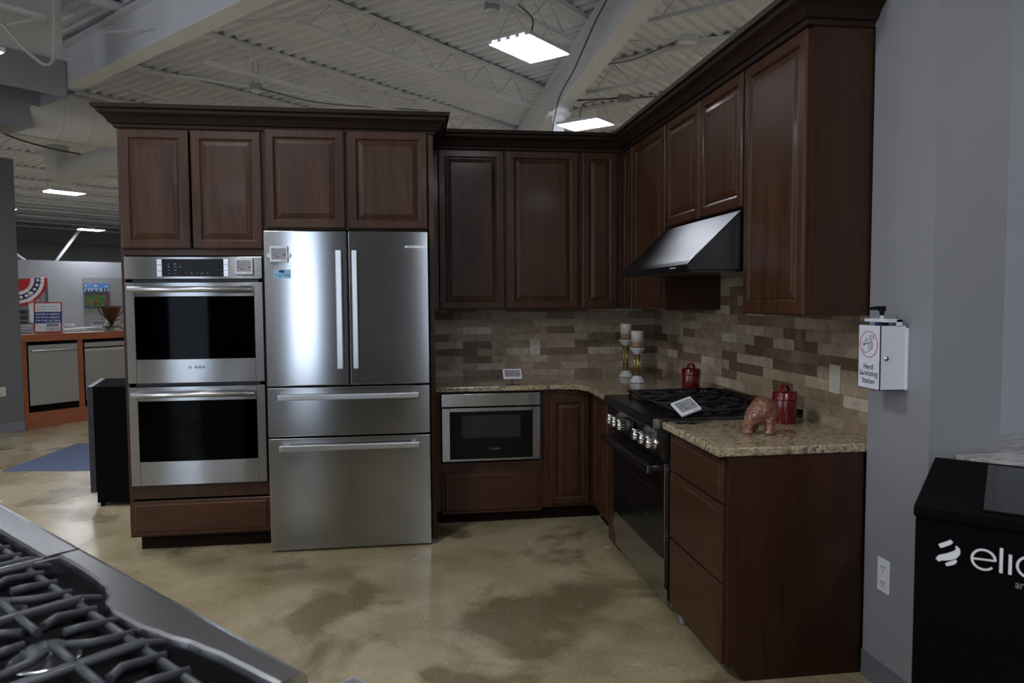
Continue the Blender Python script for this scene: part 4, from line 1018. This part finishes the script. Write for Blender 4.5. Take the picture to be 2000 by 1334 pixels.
def cross_t(off):
    base = V3((CC.x, CC.y, 0))+ND*off; w = B1-base; den = JD.x*(-B1d.y)-JD.y*(-B1d.x)
    return (w.x*(-B1d.y)-w.y*(-B1d.x))/den
JL = 'white open web joist crossing under the corrugated deck, left of the central beam'
for k in range(-2, 19):
    off = -3.85-1.69*k
    joist(off, JD, ND, -23.9, 0.0, [cross_t(off)], .30, JL, 'roof joists left of the central beam')
JR = 'white open web joist crossing under the corrugated deck, right of the central beam'
CR_ = V3((1, 0, 0))
for k in range(0, 17):
    off = 1.2+1.69*k       # along JD from the camera
    joist(off, ND, JD, .17, 10.9, [], .30, JR, 'roof joists right of the central beam')
def ibeam(name, a, b, z0, z1, fw, label, m='steelwhite'):
    a, b = V3(a), V3(b); d = (b-a).normalized(); n = V3((d.y, -d.x, 0)); F = Frame(a, d, n, (0, 0, 1)); L = (b-a).length
    t = thing(name, label, 'steel beam', tuple(a+V3((0, 0, z0))))
    MB().box(0, L, -fw/2, fw/2, z0, z0+.016, F=F).build('bottom_flange', m, t); MB().box(0, L, -fw/2, fw/2, z1-.016, z1, F=F).build('top_flange', m, t)
    MB().box(0, L, -.006, .006, z0+.016, z1-.016, F=F).build('web', m, t); return t
ibeam('roof_beam', (.085, -12.7, 0), (.085, 32, 0), 3.745, 4.195, .19, 'large white steel beam running away from the camera above the range')
ibeam('roof_beam', tuple(B1-B1d*12), tuple(B1+B1d*7.4), 3.745, 4.195, .18, 'white steel beam crossing the upper left corner, diagonal to the cabinets')
cl = thing('steel_column', 'white steel column under the central beam behind the kitchen wall', 'column', (.1, 4.0, 0))
MB().box(.01, .16, 3.95, 4.10, 0, 3.745).build('post', 'steelwhite', cl); MB().box(-.06, .23, 3.85, 4.2, 3.725, 3.745).build('cap_plate', 'steelwhite', cl)

# lights
def light(x, y, z, long_dir, label, w=.61, d=.41):
    u = V3((math.cos(long_dir), math.sin(long_dir), 0)); v = V3((-u.y, u.x, 0))
    t = thing('ceiling_light', label, 'ceiling light', (x, y, z), 0, 'flat LED high bay lights'); F = Frame((x, y, z), u, v, (0, 0, 1))
    MB().box(-w/2, w/2, -d/2, d/2, .004, .035, F=F).build('housing', 'white', t)
    MB().box(-w/2+.012, w/2-.012, -d/2+.012, d/2-.012, 0, .004, F=F).build('diffuser', 'emit', t)
    MB().box(-.1, .1, -.05, .05, .035, .085, F=F).build('driver_box', 'white', t)
    mb = MB()
    for k in range(4): mb.box(-w/2-.0008, -w/2, -d/2+.05+k*.09, -d/2+.095+k*.09, .010, .022, F=F)
    mb.build('vent_slot', 'emit', t)
    mb = MB()
    for s in (-1, 1): mb.tube([F(s*w*.42, -d*.4, .035), F(s*w*.42, 0, .25), F(s*w*.42, d*.4, .035)], .0022, 5).tube([F(s*w*.42, 0, .25), F(s*.05, 0, min(.44, 3.93-z))], .0022, 5)
    mb.build('hanger_wire', 'galv', t); return t
aJ = math.atan2(JD.y, JD.x); aN = math.atan2(ND.y, ND.x)
light(-.775, .905, 3.5, aJ, 'bright flat light panel hanging left of the central beam')
light(.315, 3.47, 3.5, aN, 'flat light panel half hidden above the crown, right of the column', .56, .42)
light(-4.80, .10, 3.1, aJ, 'flat light whose corner shows at the left edge before the duct')
light(-8.25, 10.0, 3.5, aJ, 'flat light above the counter left of the oven cabinet, under the round duct')
light(-10.9, 17.9, 3.5, aJ, 'farthest flat light crossed by the diagonal brace')
light(-10.80, 12.75, 3.5, aJ, 'flat light showing past the dark partition edge at left')
LO = 'flat LED light added out of view to brighten the showroom'  # unseen lights, added to lift the floor and ceiling brightness
for x, y in ((-3.1, -3.0), (-.9, -6.3), (-5.4, -5.6), (-8.6, -2.2), (-7.5, -8.2), (-1.3, -9.5), (3.2, -6.0), (-12.5, 5.5), (3.4, 1.6), (4.2, 8.0), (-3.5, 8.5), (-5.5, 16), (.5, 9.5), (5.5, -2), (7.5, 3.5), (7.5, -9), (1.0, -11), (-5.0, -11.2), (-10.5, -10), (-12.5, -5.5), (-12, .2), (-16, -2), (-16, 3.5), (-16.5, 9.5), (-14.8, 14.8), (-8.2, 22.2), (-19.5, 17.5), (-3.0, 13.5), (-2.5, 20), (3.5, 14), (-20, -8)): light(x, y, 3.5, aJ, LO)

# conduits, sensors, cables
def conduit(pts, r, label, m='steelwhite'):
    return tag(MB().tube(pts, r, 8).build('conduit', m), label, 'conduit')
def hb(px_): return V3(px_)
conduit([(-5.9, 2.55, 3.90), (-3.516, 3.783+.0, 3.90), (-.6, 5.3, 3.90)], .012, 'thin conduit running through the left sensor box')
conduit([(-4.6, 2.2, 3.93), (-1.072, 1.05, 3.93), (-.05, .72, 3.93)], .010, 'thin conduit ending at the beam near the bright light')
def sensor(x, y, z, label):
    t = thing('ceiling_sensor', label, 'sensor', (x, y, z), 0, 'ceiling sensors')
    MB().box(x-.06, x+.06, y-.06, y+.06, z-.05, z+.02).build('junction_box', 'galv', t, .004, 2)
    MB().lathe([(.055, -.07), (.065, -.055), (.065, -.05)], (x, y, z), seg=20).build('lens', 'white', t)
    MB().tube([(x+.03, y, z), (x+.03, y, 4.2)], .004, 6).tube([(x-.03, y, z), (x-.03, y, 4.2)], .004, 6).build('hanger', 'galv', t)
sensor(-3.516, 3.783, 3.92, 'small grey sensor box hanging over the oven cabinet crown')
sensor(-1.072, 1.091, 3.92, 'small grey sensor box at the top edge above the bright light')
t = thing('junction_box', 'green grey junction box on conduit right of the central column', 'junction box', (.85, 3.8, 3.9))
MB().box(.80, .95, 3.72, 3.80, 3.87, 3.95).build('box', 'galv', t, .004, 2); MB().tube([(.3, 3.9, 3.9), (.82, 3.76, 3.91)], .010, 8).tube([(.93, 3.76, 3.91), (3.0, 3.2, 3.95)], .008, 8).build('conduit_arm', 'cable', t)
t = thing('junction_box', 'white emergency light box under the deck right of the beam', 'junction box', (.95, 1.6, 3.9))
MB().box(.80, .98, 1.62, 1.72, 3.88, 3.95).build('box', 'steelwhite', t, .004, 2); MB().tube([(.3, 1.75, 3.9), (.82, 1.67, 3.91)], .009, 8).tube([(.95, 1.66, 3.92), (2.4, 1.3, 3.95)], .008, 8).build('conduit_arm', 'steelwhite', t)
def cable(pts, r, label, m='cable'): return tag(MB().tube(pts, r, 7).build('cable', m), label, 'cable')
def catm(P, n=8):
    P = [V3(p) for p in P]; Q = [P[0]*2-P[1]]+P+[P[-1]*2-P[-2]]; out = []
    for i in range(1, len(Q)-2):
        for k in range(n):
            t = k/n; a, b, c, d = Q[i-1], Q[i], Q[i+1], Q[i+2]
            out.append(.5*((2*b)+(c-a)*t+(2*a-5*b+4*c-d)*t*t+(3*b-a-3*c+d)*t**3))
    return out+[P[-1]]
cable(catm([(-.03, .5, 4.1), (-.03, 1.5, 4.05), (-.04, 2.5, 3.85), (-.03, 3.4, 3.75), (-.02, 3.9, 3.3), (.0, 3.96, 2.6)]), .009, 'dark cable sagging along the beam web and down the column')
cable(catm([(-.775, .905, 3.60), (-.74, .98, 3.78), (-.85, 1.05, 3.92)]), .007, 'short cable feeding the bright light panel')
cable(catm([(-3.5, 3.78, 3.9), (-2.9, 4.1, 3.84), (-2.2, 4.6, 3.92), (-1.5, 5.0, 4.0)]), .007, 'dark cable drooping right of the left sensor box')
cable(catm([(.18, 2.1, 3.78), (.45, 1.95, 3.80), (.80, 1.68, 3.91)]), .005, 'thin cable from the beam to the white box')
cable(catm([(.30, 3.75, 3.62), (.34, 3.7, 3.80), (.55, 3.78, 3.88)]), .006, 'curved cable above the light right of the column')
cable(catm([(-7.4, 4.8, 3.85), (-6.9, 5.6, 3.60), (-6.2, 6.4, 3.55), (-5.0, 7.2, 3.7)]), .012, 'dark cable swag below the round duct on the left')

# HVAC
A0 = V3((-4.847, 2.077, 0)); FH = Frame(A0, -JD, (-ND.x, -ND.y, 0), (0, 0, 1))
hv = thing('air_unit', 'grey sheet metal air unit with open bottom in the upper left corner', 'air duct unit', tuple(A0+V3((0, 0, 3.3))))
MB().box(0, 2.6, 0, .012, 3.3, 3.62, F=FH).box(0, .012, 0, .57, 3.3, 3.62, F=FH).box(0, 2.6, .558, .57, 3.3, 3.62, F=FH).box(2.588, 2.6, 0, .57, 3.3, 3.62, F=FH).build('lower_hood', 'ductgrey', hv)
MB().box(.02, 2.58, .02, .55, 3.62, 4.15, F=FH).build('upper_box', 'duct', hv)
MB().box(.03, 2.57, .03, .54, 3.52, 3.53, F=FH).build('dark_grille', 'blackmatte', hv)
conduit(catm([(-5.166, 1.574, 3.79), (-5.133, 1.608, 3.751), (-5.051, 1.693, 3.63), (-4.971, 1.776, 3.544), (-4.93, 1.819, 3.515), (-4.895, 1.854, 3.531), (-4.873, 1.877, 3.592), (-4.864, 1.887, 3.737), (-4.856, 1.895, 4.12)], 5), .014, 'pale pipe bent in a J in front of the grey air unit', 'duct')
conduit([(-5.122, 1.619, 3.765), (-4.904, 1.845, 3.932), (-4.725, 2.03, 4.053)], .012, 'pale straight pipe rising right above the J shaped pipe', 'duct')
dk = thing('round_duct', 'large pale round duct behind the tall cabinet crown at left', 'duct', (-5.2, 3.8, 3.46))
dp = V3((-5.68, 3.42, 3.47))
mb = MB(); mb.tube([dp+JD*-.2, dp+JD*.6, dp+JD*1.4, dp+JD*5], .26, 36); mb.build('duct_barrel', 'duct', dk)
for t_ in (.12, .42, .62, 1.0): MB().tube([dp+JD*t_, dp+JD*(t_+.012)], .263, 36).build('seam', 'duct', dk)
bd = thing('duct_plenum', 'blue grey rectangular duct box below the air unit at left', 'duct', tuple(dp))
MB().box(.2, 2.4, -.25, .3, 3.24, 3.62, F=Frame(V3((dp.x, dp.y, 0)), -JD, (-ND.x, -ND.y, 0), (0, 0, 1))).build('box', 'ductgrey', bd)
d2 = thing('round_duct', 'slimmer round duct with elbow end, rising right in the left background', 'duct', (-6.4, 6.2, 3.5))
q0 = V3((-7.05, 7.0, 3.40)); dd = V3((.695, -.719, 0))
MB().tube([q0+dd*.25, q0+dd*3.2], .175, 28).build('duct_barrel', 'duct', d2)
MB().tube([q0+dd*.35, q0+dd*.2+V3((0, 0, .0)), q0+dd*.02+V3((0, 0, .05)), q0+dd*-.08+V3((0, 0, .2)), q0+dd*-.1+V3((0, 0, .4))], [.175, .178, .18, .178, .175], 28).build('elbow', 'duct', d2)
